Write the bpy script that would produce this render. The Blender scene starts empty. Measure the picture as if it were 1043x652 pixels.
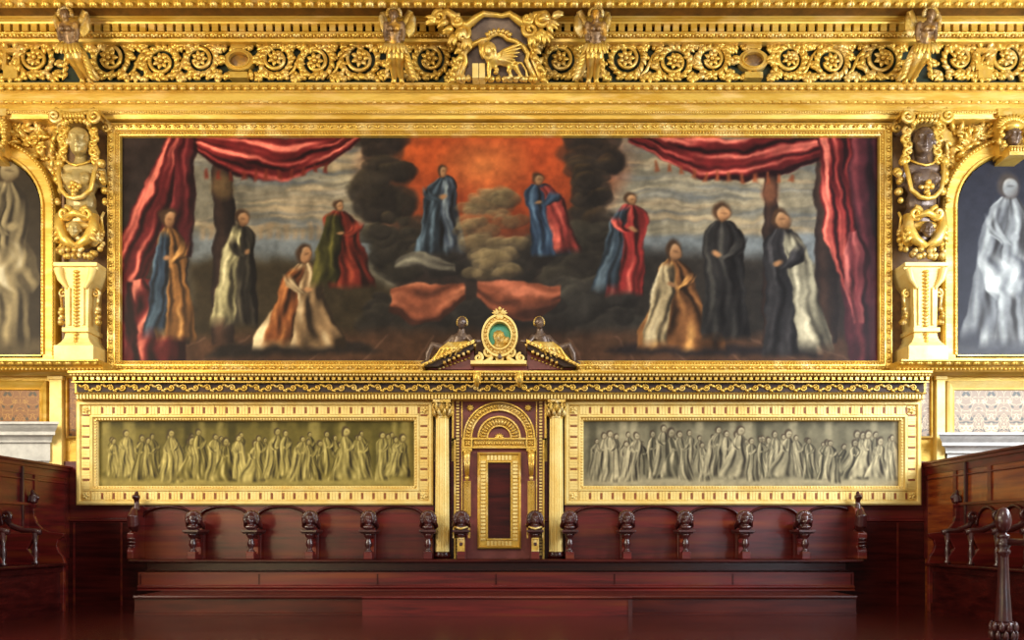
import bpy, math, random
import numpy as np
from mathutils import Vector, Matrix
random.seed(7)
PI = math.pi
COL = bpy.context.scene.collection
F = 880.0; CAMD = 11.0; EYE = 1.6; HOR = 546.0; CX = 521.5
# the wall stands at y=0, the camera 11 m in front of it; 80 px of the photograph = 1 m on the wall
def WX(px, y=0.0): return (px-CX)*(CAMD+y)/F
def WZ(py, y=0.0): return EYE+(HOR-py)*(CAMD+y)/F
def W(px, py, y=0.0): return Vector((WX(px, y), y, WZ(py, y)))
def K(y=0.0): return (CAMD+y)/F
ORG = {}

class MB:
    def __init__(s): s.v=[]; s.f=[]; s.sm=[]
    def quadgrid(s, rows, closed=False, smooth=True, capa=False, capb=False):
        b=len(s.v); n=len(rows[0])
        for r in rows: s.v.extend([tuple(p) for p in r])
        m = n if closed else n-1
        for i in range(len(rows)-1):
            for j in range(m):
                k=(j+1)%n
                s.f.append((b+i*n+j, b+i*n+k, b+(i+1)*n+k, b+(i+1)*n+j)); s.sm.append(smooth)
        if capa: s.f.append(tuple(b+j for j in range(n))[::-1]); s.sm.append(False)
        if capb: s.f.append(tuple(b+(len(rows)-1)*n+j for j in range(n))); s.sm.append(False)
        return s
    def box(s, x0,x1,y0,y1,z0,z1, M=None):
        b=len(s.v)
        P=[(x,y,z) for z in (z0,z1) for y in (y0,y1) for x in (x0,x1)]
        if M is not None: P=[tuple(M@Vector(p)) for p in P]
        s.v.extend(P)
        for q in ((0,2,3,1),(4,5,7,6),(0,1,5,4),(2,6,7,3),(0,4,6,2),(1,3,7,5)):
            s.f.append(tuple(b+i for i in q)); s.sm.append(False)
        return s
    def ell(s, c, r, M=None, seg=8, ring=5):
        c=Vector(c)
        rows=[]
        for i in range(ring+1):
            t=PI*i/ring
            row=[]
            for j in range(seg):
                a=2*PI*j/seg
                p=Vector((r[0]*math.sin(t)*math.cos(a), r[1]*math.sin(t)*math.sin(a), r[2]*math.cos(t)))
                if M is not None: p=M@p
                row.append(c+p)
            rows.append(row)
        # collapse the poles
        b=len(s.v); s.v.append(tuple(rows[0][0])); 
        for r_ in rows[1:-1]: s.v.extend([tuple(p) for p in r_])
        s.v.append(tuple(rows[-1][0])); e=len(s.v)-1
        for j in range(seg):
            k=(j+1)%seg
            s.f.append((b, b+1+j, b+1+k)); s.sm.append(True)
            for i in range(ring-2):
                s.f.append((b+1+i*seg+j, b+1+(i+1)*seg+j, b+1+(i+1)*seg+k, b+1+i*seg+k)); s.sm.append(True)
            s.f.append((b+1+(ring-2)*seg+j, e, b+1+(ring-2)*seg+k)); s.sm.append(True)
        return s
    def leaf(s, c, d, L, w, th, seg=6, nrm=(0,-1,0)):
        # pointed leaf lobe from c along d
        d=Vector(d).normalized(); n=Vector(nrm); t=d.cross(n).normalized(); n=t.cross(d).normalized()
        c=Vector(c); rows=[]
        for u,q in ((0,.35),(.3,1),(.65,.8),(.9,.35),(1.0,.05)):
            o=c+d*(L*u)+n*(math.sin(u*PI)*th*0.6)
            rows.append([o+t*(w*.5*q*math.cos(2*PI*j/seg))+n*(th*q*math.sin(2*PI*j/seg)) for j in range(seg)])
        return s.quadgrid(rows, closed=True, capa=True, capb=True)
    def tube(s, pts, rad, seg=8, flat=1.0, cap=True):
        pts=[Vector(p) for p in pts]; n=len(pts)
        if not hasattr(rad,'__len__'): rad=[rad]*n
        rows=[]; up=Vector((0,-1,0)); prev=None
        for i,p in enumerate(pts):
            d=(pts[min(i+1,n-1)]-pts[max(i-1,0)])
            if d.length<1e-9: d=Vector((0,0,1))
            d.normalize()
            if prev is None:
                a=up if abs(d.dot(up))<.95 else Vector((1,0,0))
            else: a=prev
            t=a-d*a.dot(d)
            if t.length<1e-6: t=Vector((1,0,0))-d*d.x
            t.normalize(); prev=t; b=d.cross(t)
            rows.append([p+t*(rad[i]*flat*math.cos(2*PI*j/seg))+b*(rad[i]*math.sin(2*PI*j/seg)) for j in range(seg)])
        return s.quadgrid(rows, closed=True, capa=cap, capb=cap)
    def lathe(s, c, prof, seg=20, M=None):
        c=Vector(c); rows=[]
        for r,z in prof:
            row=[Vector((r*math.cos(2*PI*j/seg), r*math.sin(2*PI*j/seg), z)) for j in range(seg)]
            if M is not None: row=[M@p for p in row]
            rows.append([c+p for p in row])
        return s.quadgrid(rows, closed=True, capa=True, capb=True)
    def mold(s, x0,x1, prof, r0=0.0, r1=0.0, back=0.0):
        # prof: list of (y,z) from top to bottom; swept along x; mitred returns r0, r1 (x shift per unit of projection)
        p=list(prof); p=[(back,prof[0][1])]+p+[(back,prof[-1][1])]
        a=[Vector((x0-r0*(-(y-back)), y, z)) for y,z in p]; b=[Vector((x1+r1*(-(y-back)), y, z)) for y,z in p]
        k=len(s.v); n=len(p); s.v.extend([tuple(q) for q in a+b])
        for i in range(n-1):
            s.f.append((k+i, k+i+1, k+n+i+1, k+n+i)); s.sm.append(False)
        s.f.append((k+n-1, k, k+n, k+2*n-1)); s.sm.append(False)
        s.f.append(tuple(range(k,k+n))[::-1]); s.sm.append(False)
        s.f.append(tuple(range(k+n,k+2*n))); s.sm.append(False)
        return s
    def frame(s, x0,x1,z0,z1, prof):
        # prof: (inset, y) from outside edge to inside edge
        rows=[]
        for ins,y in prof:
            rows.append([(x0+ins,y,z0+ins),(x1-ins,y,z0+ins),(x1-ins,y,z1-ins),(x0+ins,y,z1-ins)])
        return s.quadgrid(rows, closed=True, smooth=False)
    def prism(s, poly, y0, y1, smooth=False):
        # poly: (x,z) outline, extruded between y0 (front) and y1
        b=len(s.v); n=len(poly)
        s.v.extend([(x,y0,z) for x,z in poly]); s.v.extend([(x,y1,z) for x,z in poly])
        s.f.append(tuple(range(b,b+n))); s.sm.append(False)
        s.f.append(tuple(range(b+n,b+2*n))[::-1]); s.sm.append(False)
        for i in range(n):
            j=(i+1)%n; s.f.append((b+i,b+n+i,b+n+j,b+j)); s.sm.append(smooth)
        return s
    def prismx(s, poly, x0, x1):
        b=len(s.v); n=len(poly)
        s.v.extend([(x0,y,z) for y,z in poly]); s.v.extend([(x1,y,z) for y,z in poly])
        s.f.append(tuple(range(b,b+n))); s.sm.append(False)
        s.f.append(tuple(range(b+n,b+2*n))[::-1]); s.sm.append(False)
        for i in range(n):
            j=(i+1)%n; s.f.append((b+i,b+n+i,b+n+j,b+j)); s.sm.append(False)
        return s
    def ring(s, c, ro, ri, y0, y1, a0=0, a1=PI, n=28, k=1.0):
        # flat band (arch) in xz plane, between angles
        rows=[]
        for i in range(n+1):
            a=a0+(a1-a0)*i/n; ca,sa=math.cos(a),math.sin(a)*k
            rows.append([(c[0]+ro*ca,y1,c[1]+ro*sa),(c[0]+ro*ca,y0,c[1]+ro*sa),(c[0]+ri*ca,y0,c[1]+ri*sa),(c[0]+ri*ca,y1,c[1]+ri*sa)])
        return s.quadgrid(rows, closed=True, smooth=False, capa=True, capb=True)
    def bbox(s):
        a=np.array(s.v); return a.min(0), a.max(0)
    def xf(s, fn):
        s.v=[tuple(fn(Vector(p))) for p in s.v]; return s
    def add(s, o):
        b=len(s.v); s.v.extend(o.v); s.f.extend([tuple(i+b for i in f) for f in o.f]); s.sm.extend(o.sm); return s
    def build(s, name, mat, parent=None, origin=None, bevel=0, sculpt=0, smooth_it=3):
        if origin is None:
            if parent is not None: origin=ORG[parent.name]
            else:
                lo,hi=s.bbox(); origin=((lo[0]+hi[0])/2,(lo[1]+hi[1])/2,lo[2])
        origin=Vector(origin)
        me=bpy.data.meshes.new(name)
        me.from_pydata([tuple(Vector(p)-origin) for p in s.v],[],s.f)
        me.polygons.foreach_set('use_smooth', s.sm)
        import bmesh
        bm=bmesh.new(); bm.from_mesh(me); bmesh.ops.recalc_face_normals(bm, faces=bm.faces); bm.to_mesh(me); bm.free()
        ob=bpy.data.objects.new(name, me)
        COL.objects.link(ob)
        if sculpt:
            m=ob.modifiers.new('r','REMESH'); m.mode='VOXEL'; m.voxel_size=sculpt; m.use_smooth_shade=True
            if smooth_it:
                m=ob.modifiers.new('s','SMOOTH'); m.factor=.5; m.iterations=smooth_it
            dg=bpy.context.evaluated_depsgraph_get(); ev=ob.evaluated_get(dg)
            m2=bpy.data.meshes.new_from_object(ev); ob.modifiers.clear(); ob.data=m2; me=m2
            me.polygons.foreach_set('use_smooth',[True]*len(me.polygons))
        me.materials.append(mat)
        if bevel:
            m=ob.modifiers.new('b','BEVEL'); m.width=bevel; m.segments=2; m.limit_method='ANGLE'
        po=ORG[parent.name] if parent is not None else Vector((0,0,0))
        if parent is not None: ob.parent=parent
        ob.location=origin-po
        ORG[ob.name]=origin
        return ob

def tag(o, label=None, cat=None, group=None, kind=None):
    if label: o['label']=label
    if cat: o['category']=cat
    if group: o['group']=group
    if kind: o['kind']=kind
    return o
def thing(name, label, cat, loc, group=None):
    o=bpy.data.objects.new(name,None); COL.objects.link(o); o.location=loc; o.empty_display_size=.1
    ORG[o.name]=Vector(loc)
    return tag(o,label,cat,group)
def struct(name, mb, mat, **k): return tag(mb.build(name,mat,**k), kind='structure')
def kids(o): return [c for c in bpy.data.objects if c.parent==o]
CHN={}
def dup_part(src, parent, origin):
    c=src.copy(); COL.objects.link(c); c.parent=parent
    ORG[c.name]=Vector(origin); c.location=Vector(origin)-ORG[parent.name]
    for g in kids(src):
        d=g.copy(); COL.objects.link(d); d.parent=c; ORG[d.name]=Vector(origin)+Vector(g.location)
    return c
def dup_thing(src, loc, label=None):
    r=src.copy(); COL.objects.link(r); r.location=loc; ORG[r.name]=Vector(loc)
    if label: r['label']=label
    for ch in kids(src): dup_part(ch, r, Vector(loc)+Vector(ch.location))
    return r

# ---------- materials ----------
def srgb(c):
    return tuple(((x/255)/12.92 if x/255<=.04045 else ((x/255+.055)/1.055)**2.4) for x in c)
def nd(nt,t,**k):
    n=nt.nodes.new(t)
    for a,b in k.items(): setattr(n,a,b)
    return n
def mat(name, c1, c2=None, rough=.4, metal=0.0, scale=6.0, bump=0.0, bscale=40.0, coat=0.0, stretch=(1,1,1), detail=5, spec=.5, lo=.35, hi=.65, c3=None, s3=3, rvar=0.0, bdist=.01):
    m=bpy.data.materials.new(name); m.use_nodes=True; nt=m.node_tree; L=nt.links
    p=nt.nodes['Principled BSDF']
    p.inputs['Roughness'].default_value=rough; p.inputs['Metallic'].default_value=metal
    p.inputs['Coat Weight'].default_value=coat; p.inputs['Specular IOR Level'].default_value=spec
    p.inputs['Coat Roughness'].default_value=.12
    a=srgb(c1); 
    if c2 is None: p.inputs['Base Color'].default_value=(*a,1)
    tc=nd(nt,'ShaderNodeTexCoord'); gm=nd(nt,'ShaderNodeNewGeometry'); mp=nd(nt,'ShaderNodeMapping'); mp.inputs['Scale'].default_value=stretch
    L.new(gm.outputs['Position'],mp.inputs['Vector'])
    if c2 is not None:
        n=nd(nt,'ShaderNodeTexNoise'); n.inputs['Scale'].default_value=scale; n.inputs['Detail'].default_value=detail; n.inputs['Roughness'].default_value=.6
        L.new(mp.outputs[0],n.inputs['Vector'])
        r=nd(nt,'ShaderNodeValToRGB'); r.color_ramp.elements[0].position=lo; r.color_ramp.elements[1].position=hi
        r.color_ramp.elements[0].color=(*a,1); r.color_ramp.elements[1].color=(*srgb(c2),1)
        L.new(n.outputs['Fac'],r.inputs['Fac'])
        out=r.outputs['Color']
        if c3 is not None:
            n3=nd(nt,'ShaderNodeTexNoise'); n3.inputs['Scale'].default_value=s3; n3.inputs['Detail'].default_value=3
            L.new(mp.outputs[0],n3.inputs['Vector'])
            r3=nd(nt,'ShaderNodeValToRGB'); r3.color_ramp.elements[0].position=.5; r3.color_ramp.elements[1].position=.7
            L.new(n3.outputs['Fac'],r3.inputs['Fac'])
            mx=nd(nt,'ShaderNodeMix',data_type='RGBA'); mx.inputs['B'].default_value=(*srgb(c3),1)
            L.new(r3.outputs['Color'],mx.inputs['Factor']); L.new(out,mx.inputs['A']); out=mx.outputs['Result']
        L.new(out,p.inputs['Base Color'])
        if rvar:
            mr=nd(nt,'ShaderNodeMapRange'); mr.inputs['To Min'].default_value=rough-rvar; mr.inputs['To Max'].default_value=rough+rvar
            L.new(n.outputs['Fac'],mr.inputs['Value']); L.new(mr.outputs[0],p.inputs['Roughness'])
    if bump:
        b=nd(nt,'ShaderNodeTexNoise'); b.inputs['Scale'].default_value=bscale; b.inputs['Detail'].default_value=4
        L.new(mp.outputs[0],b.inputs['Vector'])
        bp=nd(nt,'ShaderNodeBump'); bp.inputs['Strength'].default_value=bump; bp.inputs['Distance'].default_value=bdist
        L.new(b.outputs['Fac'],bp.inputs['Height']); L.new(bp.outputs[0],p.inputs['Normal'])
    return m
M={}
M['gold']=mat('gilding',(228,190,90),(196,148,48),rough=.36,metal=.52,scale=5,bump=.4,bscale=30,c3=(236,206,128),s3=5,rvar=.08)
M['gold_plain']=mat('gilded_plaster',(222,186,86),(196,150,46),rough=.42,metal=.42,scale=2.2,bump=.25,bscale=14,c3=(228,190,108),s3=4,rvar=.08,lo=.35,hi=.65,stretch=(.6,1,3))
M['gold_old']=mat('worn_gilding',(214,180,88),(166,122,46),rough=.42,metal=.5,scale=9,bump=.5,bscale=60,c3=(230,208,150),s3=12)
M['gold_pale']=mat('pale_gilding',(238,214,140),(228,194,108),rough=.5,metal=.22,scale=4,bump=.3,bscale=50)
M['gold_groove']=mat('brown_gilding_recess',(196,150,78),(168,120,56),rough=.6,metal=.15,scale=14)
M['gold_shade']=mat('shaded_gilding',(120,78,24),(84,52,18),rough=.5,metal=.4,scale=8,bump=.4,bscale=50)
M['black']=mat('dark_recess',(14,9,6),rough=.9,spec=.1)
M['niche']=mat('shadowy_umber_ground',(128,92,50),(92,64,38),rough=.6,scale=10)
M['wood_step']=mat('worn_walnut',(84,28,18),(54,13,12),rough=.3,scale=3.0,stretch=(.5,1,5),bump=.06,bscale=24,spec=.3,detail=8)
M['green']=mat('dark_green_ground',(40,54,30),(24,30,22),rough=.6,scale=10)
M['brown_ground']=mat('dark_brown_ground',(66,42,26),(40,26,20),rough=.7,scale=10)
M['bronze']=mat('dark_bronze_paint',(120,98,80),(80,62,54),rough=.34,metal=.3,scale=6,bump=.15,bscale=20)
M['bronze_green']=mat('greenish_bronze_paint',(196,170,104),(150,128,78),rough=.36,metal=.3,scale=5,bump=.15,bscale=20)
M['bronze_grey']=mat('grey_patina',(150,118,80),(104,78,56),rough=.4,metal=.5,scale=14,bump=.2,bscale=30,c3=(214,160,60),s3=7)
M['wood']=mat('red_walnut',(104,28,24),(62,13,14),rough=.3,scale=3.0,stretch=(.5,1,7),bump=.06,bscale=24,coat=.15,detail=8,c3=(116,48,22),s3=1.5,spec=.4)
M['wood_warm_lit']=mat('lit_warm_walnut',(150,74,30),(104,38,20),rough=.25,scale=3.0,stretch=(1,.5,6),bump=.06,bscale=24,coat=.35,detail=8)  # warm brown, base brightened to hold the light on the right panelling
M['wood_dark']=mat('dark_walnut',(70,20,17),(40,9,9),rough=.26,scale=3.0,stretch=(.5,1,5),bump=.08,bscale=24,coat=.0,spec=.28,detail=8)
M['wood_carved']=mat('carved_walnut',(74,28,26),(46,15,16),rough=.3,scale=6,bump=.2,bscale=40,coat=.35)
M['floorwood']=mat('polished_floorboards',(74,22,16),(48,12,11),rough=.2,scale=2.0,stretch=(.6,6,1),bump=.05,bscale=10,coat=.3,detail=8,rvar=.06)
M['stone']=mat('grey_white_stone',(206,204,198),(180,178,174),rough=.6,scale=8,bump=.15,bscale=60)
M['purple']=mat('purple_brown_panel',(128,62,56),(104,46,44),rough=.45,scale=5,bump=.05)
M['teal']=mat('teal_enamel',(96,180,164),rough=.35)
# ---------- painted canvases: colours computed per vertex ----------
RNG=np.random.RandomState(3)
def smooth_noise(h,w,cell):
    gh,gw=int(h/cell)+3,int(w/cell)+3
    g=RNG.rand(gh,gw)
    y=np.arange(h)/cell; x=np.arange(w)/cell
    yi=y.astype(int); xi=x.astype(int); fy=(y-yi)[:,None]; fx=(x-xi)[None,:]
    fy=fy*fy*(3-2*fy); fx=fx*fx*(3-2*fx)
    a=g[yi][:,xi]; b=g[yi][:,xi+1]; c=g[yi+1][:,xi]; d=g[yi+1][:,xi+1]
    return (a*(1-fx)+b*fx)*(1-fy)+(c*(1-fx)+d*fx)*fy
def fbm(h,w,cell,o=3):
    t=0;a=1;n=0
    for i in range(o):
        t=t+a*smooth_noise(h,w,max(cell/2**i,1.2)); n+=a; a*=.55
    return t/n
class Canvas:
    def __init__(s,x0,x1,y0,y1,step,base):
        s.x0,s.x1,s.y0,s.y1=x0,x1,y0,y1
        s.w=int(round((x1-x0)/step))+1; s.h=int(round((y1-y0)/step))+1
        s.X,s.Y=np.meshgrid(np.linspace(x0,x1,s.w),np.linspace(y0,y1,s.h))
        s.step=step
        s.C=np.ones((s.h,s.w,3))*np.array(base,float)
    def over(s,m,col): s.C+= m[...,None]*(np.array(col,float)-s.C)
    def clipbox(s,x0,x1,y0,y1):
        i0=max(0,int((y0-s.y0)/s.step)); i1=min(s.h,int((y1-s.y0)/s.step)+2)
        j0=max(0,int((x0-s.x0)/s.step)); j1=min(s.w,int((x1-s.x0)/s.step)+2)
        return i0,i1,j0,j1
    def _seg(s,X,Y,a,b):
        ax,ay=a; bx,by=b; dx,dy=bx-ax,by-ay; L=dx*dx+dy*dy+1e-9
        t=np.clip(((X-ax)*dx+(Y-ay)*dy)/L,0,1)
        return np.hypot(X-ax-t*dx,Y-ay-t*dy),t
    def poly(s,pts,col,soft=2.5,al=1.0):
        xs=[p[0] for p in pts]; ys=[p[1] for p in pts]; q=soft*2+2
        i0,i1,j0,j1=s.clipbox(min(xs)-q,max(xs)+q,min(ys)-q,max(ys)+q)
        if i1<=i0 or j1<=j0: return
        X=s.X[i0:i1,j0:j1]; Y=s.Y[i0:i1,j0:j1]
        ins=np.zeros(X.shape,bool); D=np.full(X.shape,1e9)
        n=len(pts)
        for k in range(n):
            a=pts[k]; b=pts[(k+1)%n]
            d,_=s._seg(X,Y,a,b); D=np.minimum(D,d)
            if a[1]!=b[1]:
                c=((a[1]>Y)!=(b[1]>Y))&(X<(b[0]-a[0])*(Y-a[1])/(b[1]-a[1])+a[0]); ins^=c
        sd=np.where(ins,D,-D); m=np.clip(sd/soft*.5+.5,0,1); m=m*m*(3-2*m)*al
        sub=s.C[i0:i1,j0:j1]; sub+=m[...,None]*(np.array(col,float)-sub)
    def ell(s,cx,cy,rx,ry,col,soft=.3,al=1.0):
        i0,i1,j0,j1=s.clipbox(cx-rx*1.6,cx+rx*1.6,cy-ry*1.6,cy+ry*1.6)
        if i1<=i0 or j1<=j0: return
        X=s.X[i0:i1,j0:j1]; Y=s.Y[i0:i1,j0:j1]
        d=np.hypot((X-cx)/rx,(Y-cy)/ry); m=np.clip((1+soft-d)/(2*soft),0,1)*al
        sub=s.C[i0:i1,j0:j1]; sub+=m[...,None]*(np.array(col,float)-sub)
    def stroke(s,pts,wd,col,al=1.0,taper=True):
        q=wd*1.5+2; xs=[p[0] for p in pts]; ys=[p[1] for p in pts]
        i0,i1,j0,j1=s.clipbox(min(xs)-q,max(xs)+q,min(ys)-q,max(ys)+q)
        if i1<=i0 or j1<=j0: return
        X=s.X[i0:i1,j0:j1]; Y=s.Y[i0:i1,j0:j1]; m=np.zeros(X.shape); n=len(pts)-1
        for k in range(n):
            d,t=s._seg(X,Y,pts[k],pts[k+1]); u=(k+t)/n
            ww=wd*(np.sin(PI*np.clip(u*.86+.07,0,1)) if taper else 1.0)
            m=np.maximum(m,np.clip(1-d/np.maximum(ww,.3),0,1))
        m=np.clip(m*1.25,0,1); m=m*m*(3-2*m)*al
        sub=s.C[i0:i1,j0:j1]; sub+=m[...,None]*(np.array(col,float)-sub)
    def warp(s,amp,cell):
        dx=(fbm(s.h,s.w,cell/s.step,2)-.5)*2*amp/s.step; dy=(fbm(s.h,s.w,cell/s.step,2)-.5)*2*amp/s.step
        I,J=np.meshgrid(np.arange(s.h),np.arange(s.w),indexing='ij')
        fi=np.clip(I+dy,0,s.h-1.001); fj=np.clip(J+dx,0,s.w-1.001)
        i=fi.astype(int); j=fj.astype(int); u=(fi-i)[...,None]; v=(fj-j)[...,None]
        C=s.C; s.C=(C[i,j]*(1-v)+C[i,j+1]*v)*(1-u)+(C[i+1,j]*(1-v)+C[i+1,j+1]*v)*u
    def grain(s,amp,cell):
        s.C*=(1+amp*(fbm(s.h,s.w,cell/s.step,3)-.5)*2)[...,None]
    def build(s,name,parent,y,material,clip=None,thick=.02):
        c=np.clip(s.C/255,0,1); lin=np.where(c<=.04045,c/12.92,((c+.055)/1.055)**2.4)
        org=ORG[parent.name]; k=K(y)
        xs=((s.X-CX)*k-org.x).ravel(); zs=((HOR-s.Y)*k+EYE-org.z).ravel()
        n=s.w*s.h; V=np.column_stack([xs,np.full(n,y-org.y),zs])
        idx=np.arange(n).reshape(s.h,s.w)
        Q=np.stack([idx[1:,:-1],idx[1:,1:],idx[:-1,1:],idx[:-1,:-1]],-1)
        if clip is not None:
            mk=clip(s.X,s.Y); mq=mk[1:,:-1]&mk[1:,1:]&mk[:-1,1:]&mk[:-1,:-1]; Q=Q[mq]
        Q=Q.reshape(-1,4)
        me=bpy.data.meshes.new(name); me.from_pydata(V.tolist(),[],Q.tolist())
        at=me.color_attributes.new('paint','FLOAT_COLOR','POINT')
        at.data.foreach_set('color',np.column_stack([lin.reshape(-1,3),np.ones(n)]).ravel().astype(np.float32))
        ob=bpy.data.objects.new(name,me); COL.objects.link(ob); ob.parent=parent; ORG[ob.name]=org
        me.materials.append(material)
        if thick:
            md=ob.modifiers.new('t','SOLIDIFY'); md.thickness=thick; md.offset=-1
        return ob
def paintmat():
    m=bpy.data.materials.new('oil_paint_on_canvas'); m.use_nodes=True; nt=m.node_tree
    p=nt.nodes['Principled BSDF']; a=nd(nt,'ShaderNodeVertexColor'); a.layer_name='paint'
    nt.links.new(a.outputs['Color'],p.inputs['Base Color']); p.inputs['Roughness'].default_value=.5; p.inputs['Specular IOR Level'].default_value=.12
    g=nd(nt,'ShaderNodeNewGeometry'); n=nd(nt,'ShaderNodeTexNoise'); n.inputs['Scale'].default_value=60
    nt.links.new(g.outputs['Position'],n.inputs['Vector']); b=nd(nt,'ShaderNodeBump'); b.inputs['Strength'].default_value=.1; b.inputs['Distance'].default_value=.01
    nt.links.new(n.outputs['Fac'],b.inputs['Height']); nt.links.new(b.outputs[0],p.inputs['Normal'])
    return m
M['paint']=paintmat()
def mixc(a,b,t): return tuple(x*(1-t)+y*t for x,y in zip(a,b))
def cloth(c, spine, base, hi, dark, nf=5, soft=1.6, ph=0.0, lit=-.45, al=1.0, vert=True, con=1.0, wob=1.0, es=None, es2=None):
    # draped cloth: spine = (axis position, centre, half width); folds run along the axis
    sp=sorted(spine); A=[p[0] for p in sp]; Cc=[p[1] for p in sp]; H=[p[2] for p in sp]
    mx=max(H)+soft*2
    if vert: i0,i1,j0,j1=c.clipbox(min(Cc)-mx,max(Cc)+mx,A[0],A[-1])
    else: i0,i1,j0,j1=c.clipbox(A[0],A[-1],min(Cc)-mx,max(Cc)+mx)
    if i1<=i0 or j1<=j0: return
    X=c.X[i0:i1,j0:j1]; Y=c.Y[i0:i1,j0:j1]
    a,o=(Y,X) if vert else (X,Y)
    n=40; aa=np.linspace(A[0],A[-1],n); ker=np.array([1,2,3,2,1.])/9
    def sm(v):
        q=np.interp(aa,A,v); q2=np.pad(q,2,mode='edge'); q=np.convolve(q2,ker,'valid'); return np.interp(a,aa,q)
    xc=sm(Cc); hw=np.maximum(sm(H),.5); L=A[-1]-A[0]
    u=np.clip((o-xc)/hw,-6,6); endf=np.clip((a-A[0])/(es or soft)+(.5 if es is None else 0),0,1)*np.clip((A[-1]-a)/(es2 or soft)+(.5 if es2 is None else 0),0,1)
    m=np.clip((1-np.abs(u))*hw/soft+.5,0,1)*endf*al
    t=(a-A[0])/L
    f=np.sin(u*nf*1.7+ph+wob*np.sin(t*4.3+ph*2.1))*.5+np.sin(u*nf*3.3+ph*3+wob*1.6*np.sin(t*7.1+ph))*.28+np.sin(u*nf*.8+t*6+ph*1.7)*.3
    ll=np.clip(.5+.5*con*(f+lit*u*1.4-.25*np.abs(u)**3),0,1)[...,None]
    B,Hh,D=[np.array(v,float) for v in (base,hi,dark)]
    col=np.where(ll>.5,B+(Hh-B)*np.clip((ll-.5)*2,0,1)**1.3,D+(B-D)*(ll*2)**.8)
    sub=c.C[i0:i1,j0:j1]; sub+=m[...,None]*(col-sub)
def puff(c,x,y,rx,ry,col,hi,dark,al=.95):
    i0,i1,j0,j1=c.clipbox(x-rx*1.3,x+rx*1.3,y-ry*1.3,y+ry*1.3)
    if i1<=i0 or j1<=j0: return
    X=(c.X[i0:i1,j0:j1]-x)/rx; Y=(c.Y[i0:i1,j0:j1]-y)/ry; d=np.hypot(X,Y)
    m=np.clip((1.05-d)/.22,0,1)*al; l=np.clip(-(X*.5+Y*.85)*np.clip(d,0,1)*1.1,-1,1)[...,None]
    C0,H,D=[np.array(v,float) for v in (col,hi,dark)]
    cc=np.where(l>0,C0+(H-C0)*l**1.8,C0+(D-C0)*(-l))
    sub=c.C[i0:i1,j0:j1]; sub+=m[...,None]*(cc-sub)
def headp(c,x,y,r,skin,hair):
    c.ell(x-r*.1,y-r*.15,r*.95,r*1.15,hair,soft=.2)
    puff(c,x+r*.12,y+r*.1,r*.72,r*.95,skin,mixc(skin,(255,240,210),.4),mixc(skin,(30,15,10),.6))
    c.stroke([(x-r*.2,y-r*.02),(x+r*.5,y-r*.02)],r*.2,mixc(skin,(20,10,8),.6),al=.5)
def robed(c, x, top, bot, wid, robe, hi, skin=(160,122,90), lean=0, kneel=False, halo=None, rnd=None, folds=5, cloak=None, arm=1):
    # an anonymous standing or kneeling draped figure
    r=rnd or random.Random(int(x*13+top)); h=bot-top; hr=h*(.07 if not kneel else .095)
    dark=mixc(robe,(14,10,10),.72); ph=r.uniform(0,6)
    hx=x+lean*.6; sh=top+hr*2.0
    fw=.46 if not kneel else .95
    body=[(sh-hr*.2,hx,wid*.10),(sh+h*.05,hx-lean*.05,wid*.34),(sh+h*.16,x+lean*.3,wid*.37),(top+h*.5,x,wid*(.33 if not kneel else .42)),(bot-h*.16,x-lean*.4,wid*fw*.92),(bot,x-lean*.6,wid*fw)]
    cloth(c,body,robe,hi,dark,nf=folds,ph=ph,soft=1.4,wob=1.5,es2=h*.07)
    if cloak:
        ck,ch=cloak; s=r.choice((-1,1))
        cloth(c,[(sh,hx+s*wid*.1,wid*.12),(sh+h*.15,x+s*wid*.24,wid*.2),(top+h*.6,x+s*wid*.34,wid*.22),(bot-h*.03,x+s*wid*.5-lean*.4,wid*.30)],ck,ch,mixc(ck,(14,10,10),.7),nf=3,ph=ph+1,wob=1.6,es=h*.06,es2=h*.10)
    # forearm
    if arm:
        s=1 if lean>=0 else -1
        cloth(c,[(sh+h*.08,x-s*wid*.30,wid*.10),(sh+h*.2,x-s*wid*.2,wid*.13),(sh+h*.27,x+s*wid*.02,wid*.10)],mixc(robe,hi,.25),hi,dark,nf=2,ph=ph+2,es=h*.07,es2=h*.02,soft=2)
        c.ell(x+s*wid*.12,sh+h*.22,wid*.085,h*.022,skin,soft=.4)
    headp(c,hx,top+hr,hr*.9,skin,mixc(skin,(36,24,18),.72))
def tassels(c,x0,y0,x1,y1,n,col):
    for i in range(n):
        t=(i+.5)/n; x=x0+(x1-x0)*t; y=y0+(y1-y0)*t+math.sin(t*PI)*6
        c.poly([(x-1,y),(x+1,y),(x+2.4,y+9),(x-2.4,y+9)],col,soft=1.6,al=.9)
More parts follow.
